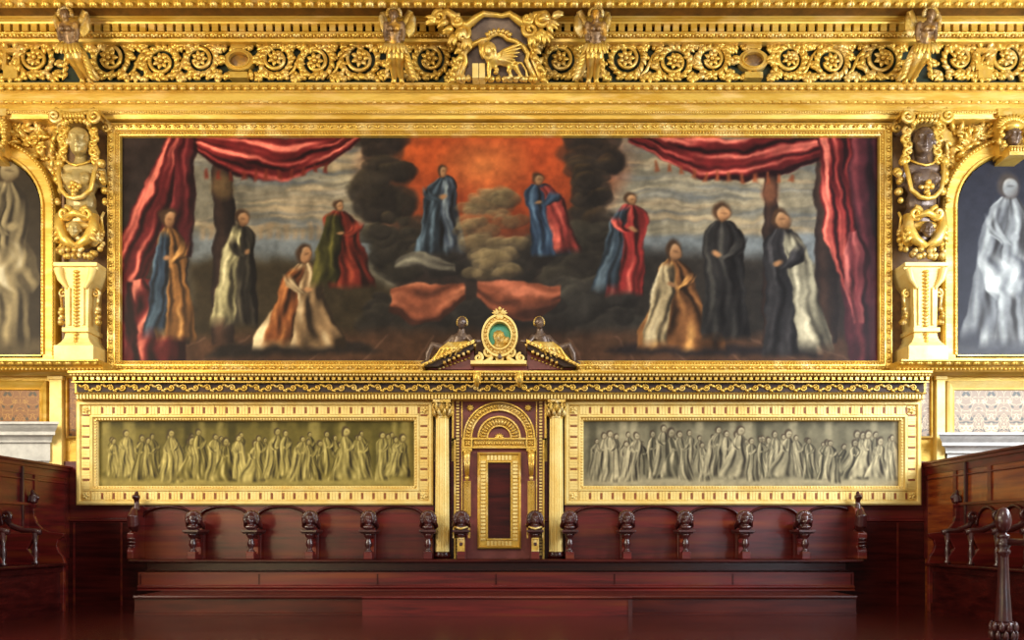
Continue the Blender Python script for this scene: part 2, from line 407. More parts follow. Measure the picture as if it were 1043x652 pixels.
def big_painting(parent):
    c=Canvas(119,899,136,375,1.05,(50,41,39))
    # sky behind the columns, bands of grey cloud
    for (a,b) in ((192,402),(606,834)):
        c.poly([(a,136),(b,136),(b,310),(a,310)],(112,108,98),soft=6)
        r=random.Random(a)
        for i in range(60):
            y=146+r.random()*98; x=r.uniform(a-30,b-60); col=r.choice([(150,142,122),(96,98,100),(172,150,118),(88,94,102),(136,128,110),(112,104,90)])
            cloth(c,[(x,y,.8),(x+30,y-2,r.uniform(2,4)),(x+70,y+r.uniform(-3,3),r.uniform(2,5)),(x+r.uniform(100,150),y,.8)],col,mixc(col,(220,210,190),.3),mixc(col,(90,86,90),.4),nf=1,al=.5,vert=False,soft=3)
        c.poly([(a,240),(b,238),(b,266),(a,268)],(112,122,134),soft=5,al=.75)
    for i in range(22):
        x=203+i*8.5; h=3+random.random()*10
        if x<330: c.poly([(x,241-h),(x+5,241-h),(x+5,244),(x,244)],(142,122,98),soft=2.5,al=.6)
    c.poly([(192,264),(322,264),(400,292),(402,350),(192,350)],(56,48,36),soft=10)
    c.poly([(606,252),(790,262),(836,350),(606,350)],(48,44,42),soft=12)
    # warm glow among dark clouds
    c.ell(500,176,112,66,(138,64,36),soft=.3); c.ell(545,160,70,36,(176,82,44),soft=.6,al=.75); c.ell(430,158,40,24,(172,84,42),soft=.6,al=.75); c.ell(412,214,26,26,(160,80,46),soft=.6,al=.6); c.ell(494,168,30,22,(206,132,76),soft=.8,al=.7)
    r=random.Random(11)
    def cloud(x,y,rx,ry,n,col,hi,q0=9,q1=20):
        for i in range(int(n*2.2)):
            a=x+r.uniform(-rx,rx); b=y+r.uniform(-ry,ry); q=r.uniform(q0,q1); cc=mixc(col,(34,30,30),r.random()*.7); q*=r.choice((.45,.7,1,1))
            puff(c,a,b,q*r.uniform(1,1.5),q*r.uniform(.7,1),cc,mixc(cc,hi,r.uniform(.2,.7)),mixc(cc,(18,16,18),.6),al=r.uniform(.55,.9))
    cloud(384,150,14,12,8,(52,44,40),(104,76,50)); cloud(392,196,18,30,18,(54,48,42),(104,90,62)); cloud(412,250,34,26,22,(54,50,44),(98,90,70))
    cloud(606,150,18,14,9,(54,46,42),(120,80,44)); cloud(604,200,16,36,18,(54,47,42),(130,98,54)); cloud(590,262,30,26,22,(58,54,48),(112,104,84)); cloud(600,320,46,30,34,(56,54,52),(118,112,98),10,22)
    cloud(500,262,60,14,26,(50,46,44),(92,88,74)); cloud(420,330,40,26,34,(52,48,44),(92,84,68)); cloud(506,336,60,26,40,(46,43,43),(80,76,68))
    # tiled floor
    c.poly([(119,375),(119,345),(350,338),(640,338),(899,345),(899,375)],(84,60,46),soft=9,al=.85)
    for i in range(14):
        x=130+i*58; c.stroke([(x,375),(CX+(x-CX)*.8,344)],1.6,(132,102,88),al=.4,taper=False)
    c.poly([(226,350),(368,348),(388,360),(210,364)],(42,36,34),soft=4); c.poly([(636,350),(806,352),(836,362),(616,360)],(42,36,38),soft=4)
    # dark columns of the loggia
    for x,w in ((181,11),(228,11),(842,12),(784,8)):
        cloth(c,[(130,x,w),(250,x,w*.95),(350,x,w)],(44,34,32),(82,60,50),(22,16,18),nf=1,ph=1,wob=0)
    c.ell(228,190,11,13,(104,84,58),soft=.3,al=.8); c.ell(784,196,9,14,(110,72,54),soft=.4,al=.8)
    # crimson hangings
    R=(104,34,36); H=(214,124,110); D=(34,12,16)
    cloth(c,[(184,141,6),(214,152,15),(250,160,22),(290,163,22),(330,154,16),(368,138,4)],R,H,D,nf=5,ph=.4,vert=False,soft=2,lit=-.2,con=1.25,wob=2); tassels(c,206,172,340,164,11,(104,44,34))
    cloth(c,[(640,137,5),(672,148,14),(706,160,20),(746,164,22),(790,160,20),(836,148,12),(852,140,6)],R,H,D,nf=5,ph=2.1,vert=False,soft=2,lit=-.2,con=1.25,wob=2); tassels(c,662,164,812,176,12,(128,72,48))
    cloth(c,[(136,186,14),(170,172,17),(210,156,20),(250,140,20),(310,124,16)],(88,30,34),H,D,nf=4.5,ph=1.2,con=1.2,wob=1.7)
    cloth(c,[(136,192,10),(200,186,12),(260,178,16)],(76,26,32),(128,56,58),(30,12,16),nf=3,ph=.3,al=.9)
    cloth(c,[(286,150,16),(300,158,30),(330,152,36),(375,150,38)],(100,36,40),(220,136,120),D,nf=4,ph=2.2,con=1.3,wob=2)
    cloth(c,[(288,120,14),(375,124,22)],(90,32,38),(150,70,66),(34,14,18),nf=4,ph=.2)
    cloth(c,[(136,872,30),(200,874,30),(280,882,26),(375,890,24)],(70,34,42),(118,58,64),(34,20,26),nf=5,ph=.7)
    cloth(c,[(136,850,18),(180,850,14),(230,854,17),(270,864,14),(306,872,6)],R,H,D,nf=5,ph=1.7,con=1.25,wob=2)
    cloth(c,[(236,868,5),(262,874,14),(300,872,10),(330,876,5)],(120,60,66),(196,120,116),D,nf=3,ph=1.0,al=.8)
    # anonymous draped people
    robed(c,176,214,350,42,(132,94,56),(210,164,106),lean=-6,cloak=((52,66,86),(96,118,138)))
    robed(c,246,214,336,40,(46,42,38),(84,78,66),cloak=((150,144,112),(214,206,168)))
    robed(c,308,250,358,52,(136,112,84),(224,208,174),kneel=True,lean=5,cloak=((118,72,44),(176,120,74)))
    robed(c,352,204,296,52,(108,42,34),(168,82,60),lean=-12,cloak=((60,58,32),(108,102,54)))
    robed(c,640,196,302,46,(146,52,52),(224,122,108),lean=5,cloak=((58,70,84),(104,120,134)))
    robed(c,690,246,358,50,(122,84,54),(206,160,100),kneel=True,lean=-5,cloak=((176,160,128),(224,210,178)))
    robed(c,738,208,348,58,(42,40,41),(72,70,68),lean=-4); robed(c,800,214,366,60,(42,40,43),(70,68,72),lean=-8,cloak=((150,146,130),(206,200,180)))
    # cloud-borne draperies in the middle
    robed(c,446,168,262,40,(44,52,62),(100,118,134),lean=10,cloak=((62,70,84),(130,140,146)))
    robed(c,554,176,262,46,(42,56,78),(88,112,138),lean=-10,cloak=((128,54,52),(184,96,84)))
    for i in range(60):
        yy=r.uniform(196,280); xx=500+r.uniform(-30,30)*(.5+.5*abs(math.sin(yy/21.0))); q=r.uniform(5,12); cc=mixc((84,72,56),(140,124,92),r.random())
        puff(c,xx,yy,q*1.5,q*.8,cc,(186,168,128),(50,42,38),al=.5)
    cloth(c,[(396,306,12),(420,310,22),(448,308,20),(474,296,8)],(132,78,58),(196,128,98),(62,38,32),nf=2.4,ph=1.4,vert=False)
    cloth(c,[(486,294,8),(510,304,20),(542,308,20),(572,300,8)],(126,74,56),(186,116,92),(58,36,32),nf=2.4,ph=3.4,vert=False)
    cloth(c,[(402,268,3),(430,264,8),(462,272,3)],(96,92,84),(150,146,130),(52,48,46),nf=1.5,vert=False)
    c.warp(3.4,20); c.warp(1.4,9); c.grain(.22,9); c.grain(.16,60); c.C=255*np.clip(c.C/255,0,1)**1.14*np.array([1.02,.99,.93])
    c.build('canvas',parent,-.06,M['paint'])
def mono_crowd(parent,x0,x1,y0,y1,dark,mid,light,seed,yy,arch=True):
    c=Canvas(x0-2,x1+2,y0-2,y1+2,.75,mid); r=random.Random(seed)
    c.poly([(x0,y0),(x1,y0),(x1,y0+8),(x0,y0+8)],mixc(dark,mid,.3),soft=6)
    c.poly([(x0,y1-8),(x1,y1-8),(x1,y1),(x0,y1)],mixc(light,mid,.6),soft=4)
    x=x0+6
    while x<x1-6:     # columns and hangings behind
        w=r.uniform(4,12); c.poly([(x,y0),(x+w,y0),(x+w,y1-14),(x,y1-14)],mixc(dark,mid,r.random()) if r.random()<.6 else mixc(light,mid,.65),soft=2.5,al=.8); x+=w+r.uniform(4,16)
    for row,(n,hh,al) in enumerate(((26,.66,.5),(24,.80,1.0))):
        for i in range(n):
            fx=x0+10+(x1-x0-20)*(i+r.uniform(.1,.9))/n; h=(y1-y0)*hh*r.uniform(.75,1.0); bot=y1-r.uniform(2,9)-(6 if row==0 else 0)
            t=r.uniform(.15,1) ; robe=mixc(mid,light,t*.55*al) if r.random()<.8 else mixc(mid,dark,.6)
            robed(c,fx,bot-h,bot,h*.34,mixc(robe,dark,.12),mixc(robe,light,.9*al),skin=mixc(robe,light,.5),lean=r.uniform(-6,6),kneel=r.random()<.2,rnd=r,folds=4,cloak=(mixc(robe,light,.3),mixc(robe,light,.9)) if r.random()<.5 else None)
    c.warp(1.5,14); c.grain(.12,5); c.grain(.10,50)
    c.build('canvas',parent,yy,M['paint'])
def lone_figure(parent,x0,x1,y0,y1,fx,top,bot,wid,yy,clip,seed,bg,light):
    c=Canvas(x0,x1,y0,y1,1.0,bg)
    c.poly([(x0,bot-6),(x1,bot-10),(x1,y1),(x0,y1)],mixc(bg,light,.25),soft=8)
    robed(c,fx,top,bot,wid,mixc(bg,light,.62),light,skin=mixc(light,bg,.25),lean=4,folds=5,cloak=(mixc(bg,light,.45),mixc(bg,light,.9)))
    cloth(c,[(top+(bot-top)*.42,fx-wid*.1,wid*.40),(top+(bot-top)*.5,fx,wid*.5),(top+(bot-top)*.66,fx+wid*.1,wid*.46),(top+(bot-top)*.72,fx+wid*.14,wid*.3)],mixc(bg,light,.75),mixc(light,(255,255,245),.3),mixc(bg,light,.25),nf=4,ph=seed,es=(bot-top)*.1,es2=(bot-top)*.06,con=1.2,wob=2)
    c.warp(2.5,18); c.grain(.12,6)
    return c.build('canvas',parent,yy,M['paint'],clip=clip)
# ---------- the setting ----------
XL,XR=-8.2,8.2
FLZ=.72
def PY(py,y): return (y, WZ(py,y))
struct('wall_back', MB().box(XL,XR,.0,.3,FLZ-.1,9.2), M['gold_plain'])
fl=struct('floor', MB().box(XL,XR,-9.0,.3,FLZ-.1,FLZ), M['floorwood'])
# dark red wainscot behind the stalls
w=MB().box(XL,XR,-.05,.0,FLZ,WZ(470,-.05))
w.mold(XL,XR,[(-.05,WZ(528,-.05)),(-.075,WZ(529,-.05)),(-.075,WZ(531,-.05)),(-.05,WZ(532,-.05))],back=-.04)
for px in (78,126,912,946): w.box(WX(px)-.012,WX(px)+.012,-.065,-.04,FLZ,WZ(532,-.05))
wn=struct('trim_5', w, M['wood'])
MB().box(XL,XR,-.058,-.045,FLZ,WZ(532.5,-.058)).build('lower_boards_shaded',M['wood_dark'],wn)  # darker wood colour carries the shade beside the stall ends
# crown cornice
prof=[PY(-22,-1.25),PY(-6,-1.15),PY(0,-.98),PY(4,-.93),PY(7,-.86),PY(8.5,-.80)]
c=MB().mold(XL,XR,prof)
cr=struct('trim_1', c, M['gold_plain'])
o=MB(); k=K(-.95); x=XL
i=0
while x<XR:
    z=WZ(4,-.95); o.leaf((x,-.93,z-.03),(.5 if i%2 else -.5,-.25,.9),.10,.07,.025,seg=5); x+=.07; i+=1
o.build('leaf_moulding',M['gold'],cr)
# corona, dentils and bed mould
prof=[(-.66,WZ(8,-.66)),PY(16,-.66),PY(18,-.66),PY(19,-.63),PY(21,-.61),PY(22,-.58),PY(24,-.57),(-.50,WZ(24,-.57)),PY(32,-.50),PY(32.5,-.53),PY(34,-.52),PY(39,-.44),PY(39.5,-.47),PY(42.5,-.46),PY(43,-.42),(-.25,WZ(44.5,-.33))]
c=MB().mold(XL,XR,prof,back=-.05)
co=struct('trim_2', c, M['gold_plain'])
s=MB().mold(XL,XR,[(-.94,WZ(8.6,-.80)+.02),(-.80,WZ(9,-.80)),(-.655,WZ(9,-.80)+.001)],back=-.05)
s.build('shaded_soffit',M['gold_shade'],co)  # shadow under the crown put into a darker gilding colour
g=MB().box(XL,XR,-.503,-.45,WZ(32,-.5),WZ(24.5,-.5)); g.build('dentil_recess',M['black'],co)  # near-black box puts the shade between the dentils into colour
o=MB(); pit=9.2*K(-.55); x=WX(4,-.56)
x=x-int((x-XL)/pit)*pit
while x<XR:
    o.box(x,x+pit*.66,-.565,-.50,WZ(31.5,-.56),WZ(24,-.56)); x+=pit
d=tag(o.build('dentil_course',M['gold_plain'],co),kind='stuff')
o=MB(); x=XL; i=0
while x<XR:
    o.leaf((x,-.47,WZ(38.5,-.47)),(.35 if i%2 else -.35,-.55,.8),.07,.055,.016,seg=5); o.ell((x+.035,-.50,WZ(36.5,-.5)),(.014,.014,.02),seg=5,ring=4); x+=.072; i+=1
o.build('leaf_moulding',M['gold'],co)
# frieze ground and the architrave
struct('trim_3', MB().box(XL,XR,-.25,-.02,WZ(90,-.25),WZ(43,-.25)), M['green'])
prof=[(-.24,WZ(84,-.40)),PY(84,-.40),PY(86,-.40),PY(87,-.385),PY(92,-.31),PY(92.5,-.33),PY(93.5,-.33),PY(94,-.29),PY(102.5,-.28),PY(103,-.30),PY(105,-.295),PY(105.5,-.25),PY(112.5,-.245),PY(113,-.265),PY(115.5,-.26),PY(116,-.215),PY(121,-.20),PY(122.5,-.17),PY(124,-.13),(-.05,WZ(125,-.10))]
ar=struct('trim_4', MB().mold(XL,XR,prof), M['gold_plain'])
o=MB(); x=XL; i=0
while x<XR:
    o.ell((x,-.352,WZ(90,-.352)),(.044,.022,.022),seg=6,ring=4)
    o.box(x-.045,x+.045,-.39,-.36,WZ(88.4,-.37),WZ(87.2,-.37)); x+=.112
o.build('egg_moulding',M['gold'],ar)
o=MB(); x=XL
while x<XR:
    o.box(x-.035,x+.035,-.315,-.29,WZ(104.9,-.3),WZ(103.2,-.3)); x+=.117
x=XL
while x<XR:
    o.ell((x,-.265,WZ(114.2,-.265)),(.013,.012,.013),seg=5,ring=4); x+=.031
tag(o.build('bead_moulding',M['gold'],ar),kind='stuff')
# ledge mouldings at the sides and in the middle
def ledge(name,x0,x1,top,rows,mt,orn):
    prof=rows
    c=MB().mold(x0,x1,prof); return struct(name,c,mt)
zs=WZ(377,-.5)
for nm,x0,x1 in (('trim_6',XL,WX(108,-.3)),('trim_7',WX(911,-.3),XR)):
    c=MB().mold(x0,x1,[PY(366,-.50),PY(367.5,-.50),PY(368,-.47),PY(371.5,-.44),PY(372,-.40),PY(374,-.38),PY(377,-.36),PY(378.5,-.30),PY(379,-.10),PY(383,-.08)])
    l=struct(nm,c,M['gold_plain'])
    o=MB(); x=x0+.03; i=0
    while x<x1-.02:
        o.leaf((x,-.45,WZ(371.5,-.46)),(.6 if i%2 else -.6,-.3,.8),.055,.05,.016,seg=5); x+=.058; i+=1
    x=x0+.03
    while x<x1-.02:
        o.ell((x,-.375,WZ(376,-.375)),(.022,.02,.017),seg=6,ring=4); x+=.05
    o.build('leaf_moulding',M['gold'],l)
x0,x1=WX(73,-.4),WX(946,-.4)
c=MB().mold(x0,x1,[PY(377.5,-.50),PY(379.5,-.50),PY(380.5,-.47),PY(383,-.45),PY(383.4,-.40),PY(388,-.38),PY(388.5,-.41),PY(389.5,-.41),PY(390,-.33),PY(400,-.32),PY(400.4,-.35),PY(401.2,-.34),PY(401.6,-.30),PY(407,-.26),PY(407.5,-.20)],back=-.02)
l=struct('trim_8',c,M['gold_plain'])
MB().box(x0+.03,x1-.03,-.337,-.32,WZ(399.6,-.33),WZ(390.4,-.33)).build('frieze_ground',M['brown_ground'],l)
MB().box(x0+.03,x1-.03,-.395,-.38,WZ(388,-.39),WZ(383.6,-.39)).build('dentil_recess',M['brown_ground'],l)
o=MB(); x=x0+.03
while x<x1-.04: o.box(x,x+.04,-.43,-.385,WZ(387,-.42),WZ(384,-.42)); x+=.072
tag(o.build('dentil_course',M['gold'],l),kind='stuff')
o=MB(); x=x0+.03; i=0
while x<x1-.02: o.ell((x,-.475,WZ(381.8,-.475)),(.018,.015,.014),seg=5,ring=4); x+=.041
x=x0+.02
while x<x1-.03: o.box(x,x+.022,-.325,-.27,WZ(406.6,-.29),WZ(402,-.30)); x+=.041
tag(o.build('bead_and_reed_moulding',M['gold_pale'],l),kind='stuff')
# running scroll between the ledge mouldings
o=MB(); x=x0+.15; i=0; zc=WZ(395,-.34); R=.042
while x<x1-.12:
    s=1 if i%2 else -1
    pts=[(x+R*(1-.75*t/14)*math.cos(s*(t*.62)+PI),-.345,zc+R*(1-.75*t/14)*math.sin(s*(t*.62)+PI)) for t in range(15)]
    o.tube(pts,[.012-.0004*t for t in range(15)],seg=5)
    o.leaf((x-R,-.34,zc),(-.8,0,-s*.6),.075,.04,.014,seg=5); o.leaf((x+R*.6,-.34,zc+s*.02),(.8,0,s*.5),.06,.04,.014,seg=5); o.ell((x,-.345,zc),(.016,.014,.016),seg=6,ring=4)
    x+=.15; i+=1
tag(o.build('running_scroll',M['gold'],l),kind='stuff')

# ---------- carved frieze bays ----------
fy=-.27; fk=K(fy)
def scroll_mb(R,s):
    mb=MB(); n=46
    pts=[];rad=[]
    for t in range(n):
        u=t/(n-1); a=PI*.75+s*u*2*PI*1.85; r=R*(1-.62*u**1.25)
        pts.append((r*math.cos(a),-.02-.03*u,r*math.sin(a))); rad.append(.034-.012*u)
    mb.tube(pts,rad,seg=6)
    for q in range(18):
        u=q/30; a=PI*.75+s*u*2*PI*1.85; r=R*(1-.62*u**1.25)
        ta=a+s*PI/2; d=(math.cos(ta)*1+math.cos(a)*.42,-.25,math.sin(ta)*1+math.sin(a)*.42)
        mb.leaf((r*.95*math.cos(a),-.03,r*.95*math.sin(a)),d,.105,.068,.03,seg=6)
        if q%2==0: mb.leaf((r*.98*math.cos(a),-.035,r*.98*math.sin(a)),(math.cos(ta)*1-math.cos(a)*.35,-.2,math.sin(ta)*1-math.sin(a)*.35),.06,.04,.022,seg=6)
    return mb
def rosette_mb(r):
    mb=MB()
    for q in range(7):
        a=2*PI*q/7; mb.leaf((.25*r*math.cos(a),-.05,.25*r*math.sin(a)),(math.cos(a),-.2,math.sin(a)),r*.8,r*.62,.02,seg=6)
    mb.ell((0,-.075,0),(r*.28,.03,r*.28),seg=8,ring=5)
    return mb
protos={}
def put_scroll(parent,px,py,R,s):
    key=(R,s); o=W(px,py,fy)
    if key not in protos:
        p=scroll_mb(R*fk,s).build('acanthus_scroll',M['gold'],parent,origin=(0,0,0)); q=rosette_mb(R*fk*.47).build('rosette',M['gold'],p,origin=(0,0,0))
        q.location=(0,0,0); ORG[p.name]=o; p.location=o-ORG[parent.name]; protos[key]=p
    else: dup_part(protos[key],parent,o)
def filler(mb,px,py,d,n=3,L=10):
    L*=1.35
    o=W(px,py,fy-.01); a0=math.atan2(d[1],d[0])
    for i in range(n):
        a=a0+(i-(n-1)/2)*.62
        mb.leaf(o,(math.cos(a),-.25,math.sin(a)),L*fk*(1.15 if i==(n-1)//2 else .85),6.5*fk,.034,seg=6)
    mb.ell(o+Vector((0,-.02,0)),(.028,.025,.028),seg=7,ring=5)
def medallion(parent,px,py):
    o=W(px,py,fy); kk=fk
    mb=MB(); mb.ring((o.x,o.z),15*kk,10.5*kk,fy-.07,fy+.02,0,2*PI,28,k=.72)
    mb.ring((o.x,o.z),11.5*kk,10*kk,fy-.09,fy+.02,0,2*PI,28,k=.72)
    for sx in (-1,1):
        mb.leaf((o.x+sx*13*kk,fy-.05,o.z),(sx,-.1,.5),9*kk,6*kk,.03); mb.leaf((o.x+sx*13*kk,fy-.05,o.z),(sx,-.1,-.5),9*kk,6*kk,.03)
        pts=[(o.x+sx*(4+5*math.sin(t*.5)*(.4+.06*t))*kk,fy-.06,o.z+(13-4*math.cos(t*.5)*(.4+.06*t))*kk) for t in range(10)]
        mb.tube(pts,.02,seg=6)
    mb.box(o.x-9*kk,o.x+9*kk,fy-.09,fy+.02,o.z-19*kk,o.z-13*kk); mb.box(o.x-7*kk,o.x+7*kk,fy-.08,fy+.02,o.z+11*kk,o.z+16*kk)
    p=mb.build('medallion_frame',M['gold'],parent)
    MB().ell((o.x,fy-.015,o.z),(10.5*kk,.04,7.5*kk),seg=20,ring=8).build('medallion_stone',M['bronze_grey'],p)
def blackbox(parent,px,py):
    o=W(px,py,fy); kk=fk; mb=MB().frame(o.x-9*kk,o.x+9*kk,o.z-10*kk,o.z+12*kk,[(0,fy+.02),(0,fy-.07),(4.5*kk,fy-.07),(5*kk,fy+.0)])
    mb.leaf((o.x-3*kk,fy-.06,o.z+11*kk),(-.5,-.2,.8),12*kk,7*kk,.03); mb.leaf((o.x+3*kk,fy-.06,o.z+11*kk),(.5,-.2,.8),12*kk,7*kk,.03)
    mb.box(o.x-7*kk,o.x+7*kk,fy-.08,fy+.02,o.z-19*kk,o.z-10*kk)
    p=mb.build('socket_frame',M['gold'],parent)
    MB().box(o.x-5*kk,o.x+5*kk,fy-.01,fy+.02,o.z-5*kk,o.z+7*kk).build('socket_hole',M['black'],p)
bays=[('gilded scroll frieze bay left of the leftmost winged figure',(-60,60),[(-14,56,17),(38,56,17)],[],[14],'a'),
 ('long gilded scroll frieze bay with oval medallion, above left half of the large painting',(80,394),[(113,57,18),(166,64,16),(205,59,15),(282,58,15),(322,64,16),(368,58,18)],[245],[],'b'),
 ('short gilded scroll frieze bay directly left of the lion relief',(412,458),[(438,59,17)],[],[],'c'),
 ('short gilded scroll frieze bay directly right of the lion relief',(552,598),[(570,60,17)],[],[],'d'),
 ('long gilded scroll frieze bay with oval medallion, above right half of the large painting',(614,934),[(637,58,17),(686,64,16),(724,59,15),(803,59,15),(845,64,16),(897,58,18)],[766],[],'e'),
 ('gilded scroll frieze bay right of the rightmost winged figure',(952,1105),[(974,57,16),(1023,57,17),(1078,57,17)],[],[1000],'f')]
for lab,(a,b),sc,md,bb,_ in bays:
    t=thing('scroll_frieze',lab,'carved frieze',W((a+b)/2,84,fy),'gilded scroll frieze bays')
    for i,(px,py,R) in enumerate(sc): put_scroll(t,px,63+(py-60)*.5,R+2,1 if i%2 else -1)
    mb=MB(); xs=[s[0] for s in sc]
    for gx_ in xs:
        for (dx_,dy_) in ((-16,-15),(16,-15),(-16,17),(16,17)): filler(mb,gx_+dx_,63+dy_,(dx_*.6,-dy_*.6),2,5)
    gaps=[(xs[i]+xs[i+1])/2 for i in range(len(xs)-1) if xs[i+1]-xs[i]<60]
    for gx in gaps:
        filler(mb,gx,76,(0,-1),3,8); filler(mb,gx-4,52,(-.3,1),3,9); filler(mb,gx+4,50,(.5,1),2,9); filler(mb,gx,66,(.8,-.3),2,9); filler(mb,gx-2,60,(-.8,.3),2,7)
        mb.tube([W(gx-12,80,fy-.02),W(gx-3,72,fy-.03),W(gx+3,58,fy-.03),W(gx+11,48,fy-.02)],[.012,.022,.022,.012],seg=6)
    for gx in md+bb:
        for sx in (-1,1): filler(mb,gx+sx*20,54,(sx,.8),3,8); filler(mb,gx+sx*20,74,(sx,-.8),3,8); filler(mb,gx+sx*17,64,(sx,0),2,7)
    for gx,sx in ((xs[0]-20,-1),(xs[-1]+20,1)):
        filler(mb,gx,53,(sx*.4,1),3,8); filler(mb,gx-sx*2,76,(sx,-.4),3,9); filler(mb,gx,66,(sx,0),2,8)
    xx=a+6
    while xx<b-4:
        filler(mb,xx,80.5,(random.uniform(-1,1),.4),2,6); xx+=9
        if random.random()<.6: filler(mb,xx,48,(random.uniform(-1,1),-.4),2,6)
    tag(mb.build('leaf_filling',M['gold'],t),kind='stuff')
    for px in md: medallion(t,px,64)
    for px in bb: blackbox(t,px,64)

# ---------- sculpting helpers ----------
def local(cx,base):
    k=K(base); x0=WX(cx,base)
    f=lambda dx,py,dy=0.0: Vector((x0+dx*k, base+dy, EYE+(HOR-py)*k))
    return f,k
def head(mb,c,s,yaw=0,pitch=0,beard=False):
    c=Vector(c); Mx=Matrix.Rotation(yaw,3,'Z')@Matrix.Rotation(pitch,3,'X')
    def e(x,y,z,a,b,cc,seg=10,ring=7): mb.ell(c+Mx@Vector((x*s,y*s,z*s)),(a*s,b*s,cc*s),M=Mx,seg=seg,ring=ring)
    e(0,.06,.10,.34,.42,.37,12,8); e(0,-.10,-.10,.27,.31,.37,12,8); e(0,-.25,-.36,.12,.12,.10)
    e(0,-.41,-.06,.045,.07,.12); e(0,-.44,-.13,.06,.06,.04)
    for sx in (-1,1):
        e(sx*.13,-.33,.10,.12,.07,.035); e(sx*.13,-.33,.02,.055,.05,.04); e(sx*.35,.02,-.02,.05,.08,.11); e(sx*.17,-.26,-.13,.1,.08,.09)
    e(0,-.385,-.215,.09,.05,.022); e(0,-.375,-.265,.07,.05,.025)
    if beard:
        for i in range(7): e((i-3)*.09,-.28,-.40-.04*(3-abs(i-3)),.06,.07,.12)
def spiral(mb,c,R,turns,s,rad,a0=0,seg=7,n=30,y=0):
    pts=[];rr=[]
    for t in range(n):
        u=t/(n-1); a=a0+s*u*turns*2*PI; r=R*(1-.85*u)
        pts.append((c[0]+r*math.cos(a),c[1]-y*u,c[2]+r*math.sin(a))); rr.append(rad*(1-.4*u))
    mb.tube(pts,rr,seg=seg)
def chain(mb,pts,r,step=None,jit=.25,seed=1):
    rr=random.Random(seed); pts=[Vector(p) for p in pts]
    for i in range(len(pts)-1):
        n=max(1,int((pts[i+1]-pts[i]).length/(r*1.3)))
        for j in range(n):
            p=pts[i].lerp(pts[i+1],j/n)
            for q in range(2):
                s=r*rr.uniform(.6,1.05); mb.ell(p+Vector((rr.uniform(-1,1)*r*.6,-rr.random()*r*.8,rr.uniform(-1,1)*r*.4)),(s,s,s),seg=7,ring=5)

# ---------- winged figures in front of the frieze ----------
def winged(cx,label,hd,lean,side):
    y0=-.86; k=K(y0); X0=WX(cx,y0)
    f=lambda dx,py,y: Vector((X0+dx*k, y, WZ(py,y)))
    t=thing('winged_figure',label,'carved figure',f(0,84,-.46),'winged figures on the frieze')
    b=MB()
    head(b,f(hd,15.5,-.87),13*k,yaw=-.2*hd,pitch=.25)
    b.tube([f(hd*.7,20,-.85),f(0,25,-.84)],[3.2*k,4*k],seg=8)
    b.ell(f(0,28,-.82),(8.6*k,6*k,6*k)); b.ell(f(0,35,-.78),(7*k,5.6*k,8*k)); b.ell(f(0,43,-.74),(7.4*k,6*k,6*k))
    for sx in (-1,1):
        b.ell(f(sx*3.4,29,-.885),(3*k,3*k,3*k)); b.ell(f(sx*8,25,-.82),(3.4*k,3.4*k,3.4*k))
        b.tube([f(sx*8.4,25,-.82),f(sx*9.6,34,-.80),f(sx*8.4,42,-.80)],[3*k,2.5*k,2*k],seg=7)
    body=b.build('body',M['bronze_grey'],t,sculpt=.011,smooth_it=1)
    h=MB()
    for q in range(13):
        a=-.2+(PI+.4)*q/12; h.ell(f(hd+6.4*math.cos(a),14-6.2*math.sin(a),-.85),(2.3*k,2.8*k,2.3*k),seg=7,ring=5)
    h.build('hair',M['gold_old'],t)
    d=MB()
    for sx in (-1,1):
        d.tube([f(sx*3.6,44,-.74),f(sx*4.6+lean*.3,58,-.68),f(sx*3.4+lean*.7,70,-.54),f(sx*4+lean,83.5,-.38)],[5*k,5.2*k,3.8*k,2.8*k],seg=10)
        d.ell(f(sx*4.4+lean,84.5,-.40),(3.4*k,5*k,2*k))
    d.build('legs',M['gold'],t,sculpt=.011,smooth_it=1)
    w=MB()
    for q in range(9): a=PI*q/8; w.leaf(f(7.5*math.cos(a),45,-.76-.05*math.sin(a)),(math.cos(a)*.5,-.3,-1),13*k,5.5*k,.035)
    for q in range(7):
        w.leaf(f(side*(5+q*1.7),48+q*4.4,-.66),(side*.75,-.15,-.9),(17-q*.8)*k,5.5*k,.035)
        if q<5: w.leaf(f(-side*(5+q*.6),50+q*6,-.66),(-side*.5,-.15,-1),10*k,4.5*k,.03)
    w.tube([f(side*4,50,-.68),f(side*9,62,-.60),f(side*13,74,-.52),f(side*18,81,-.48)],[3.6*k,4*k,3.4*k,2.4*k],seg=9)
    w.build('leafy_skirt',M['gold'],t)
    for sx in (-1,1):
        wg=MB(); big=1.0 if sx==side else .72
        spine=[f(sx*8,30,-.76),f(sx*12,20,-.76),f(sx*15.5*big+2*sx*(1-big),12,-.77),f(sx*18*big,14,-.78)]
        wg.tube(spine,[2.6*k,4*k,3.8*k,2*k],seg=9,flat=.6)
        for q in range(6):
            u=q/5; st=f(sx*(18-7*u)*big,14+14*u,-.765); wg.leaf(st,(sx*(.10+.25*u),-.05,-1),(20-8*u)*k*big,6.5*k,.03)
        wg.build('wing',M['gold_old'],t)
winged(67,'winged gilded figure with grey torso standing on the frieze near its left end',-1,2,1)
winged(401,'winged figure on the frieze just left of the lion relief, legs trailing right',0,-1,1)
winged(607,'winged figure on the frieze just right of the lion relief, grey upper body',0,0,-1)
winged(946,'dark winged figure on the frieze above the right caryatid, head tilted right',2,-2,-1)

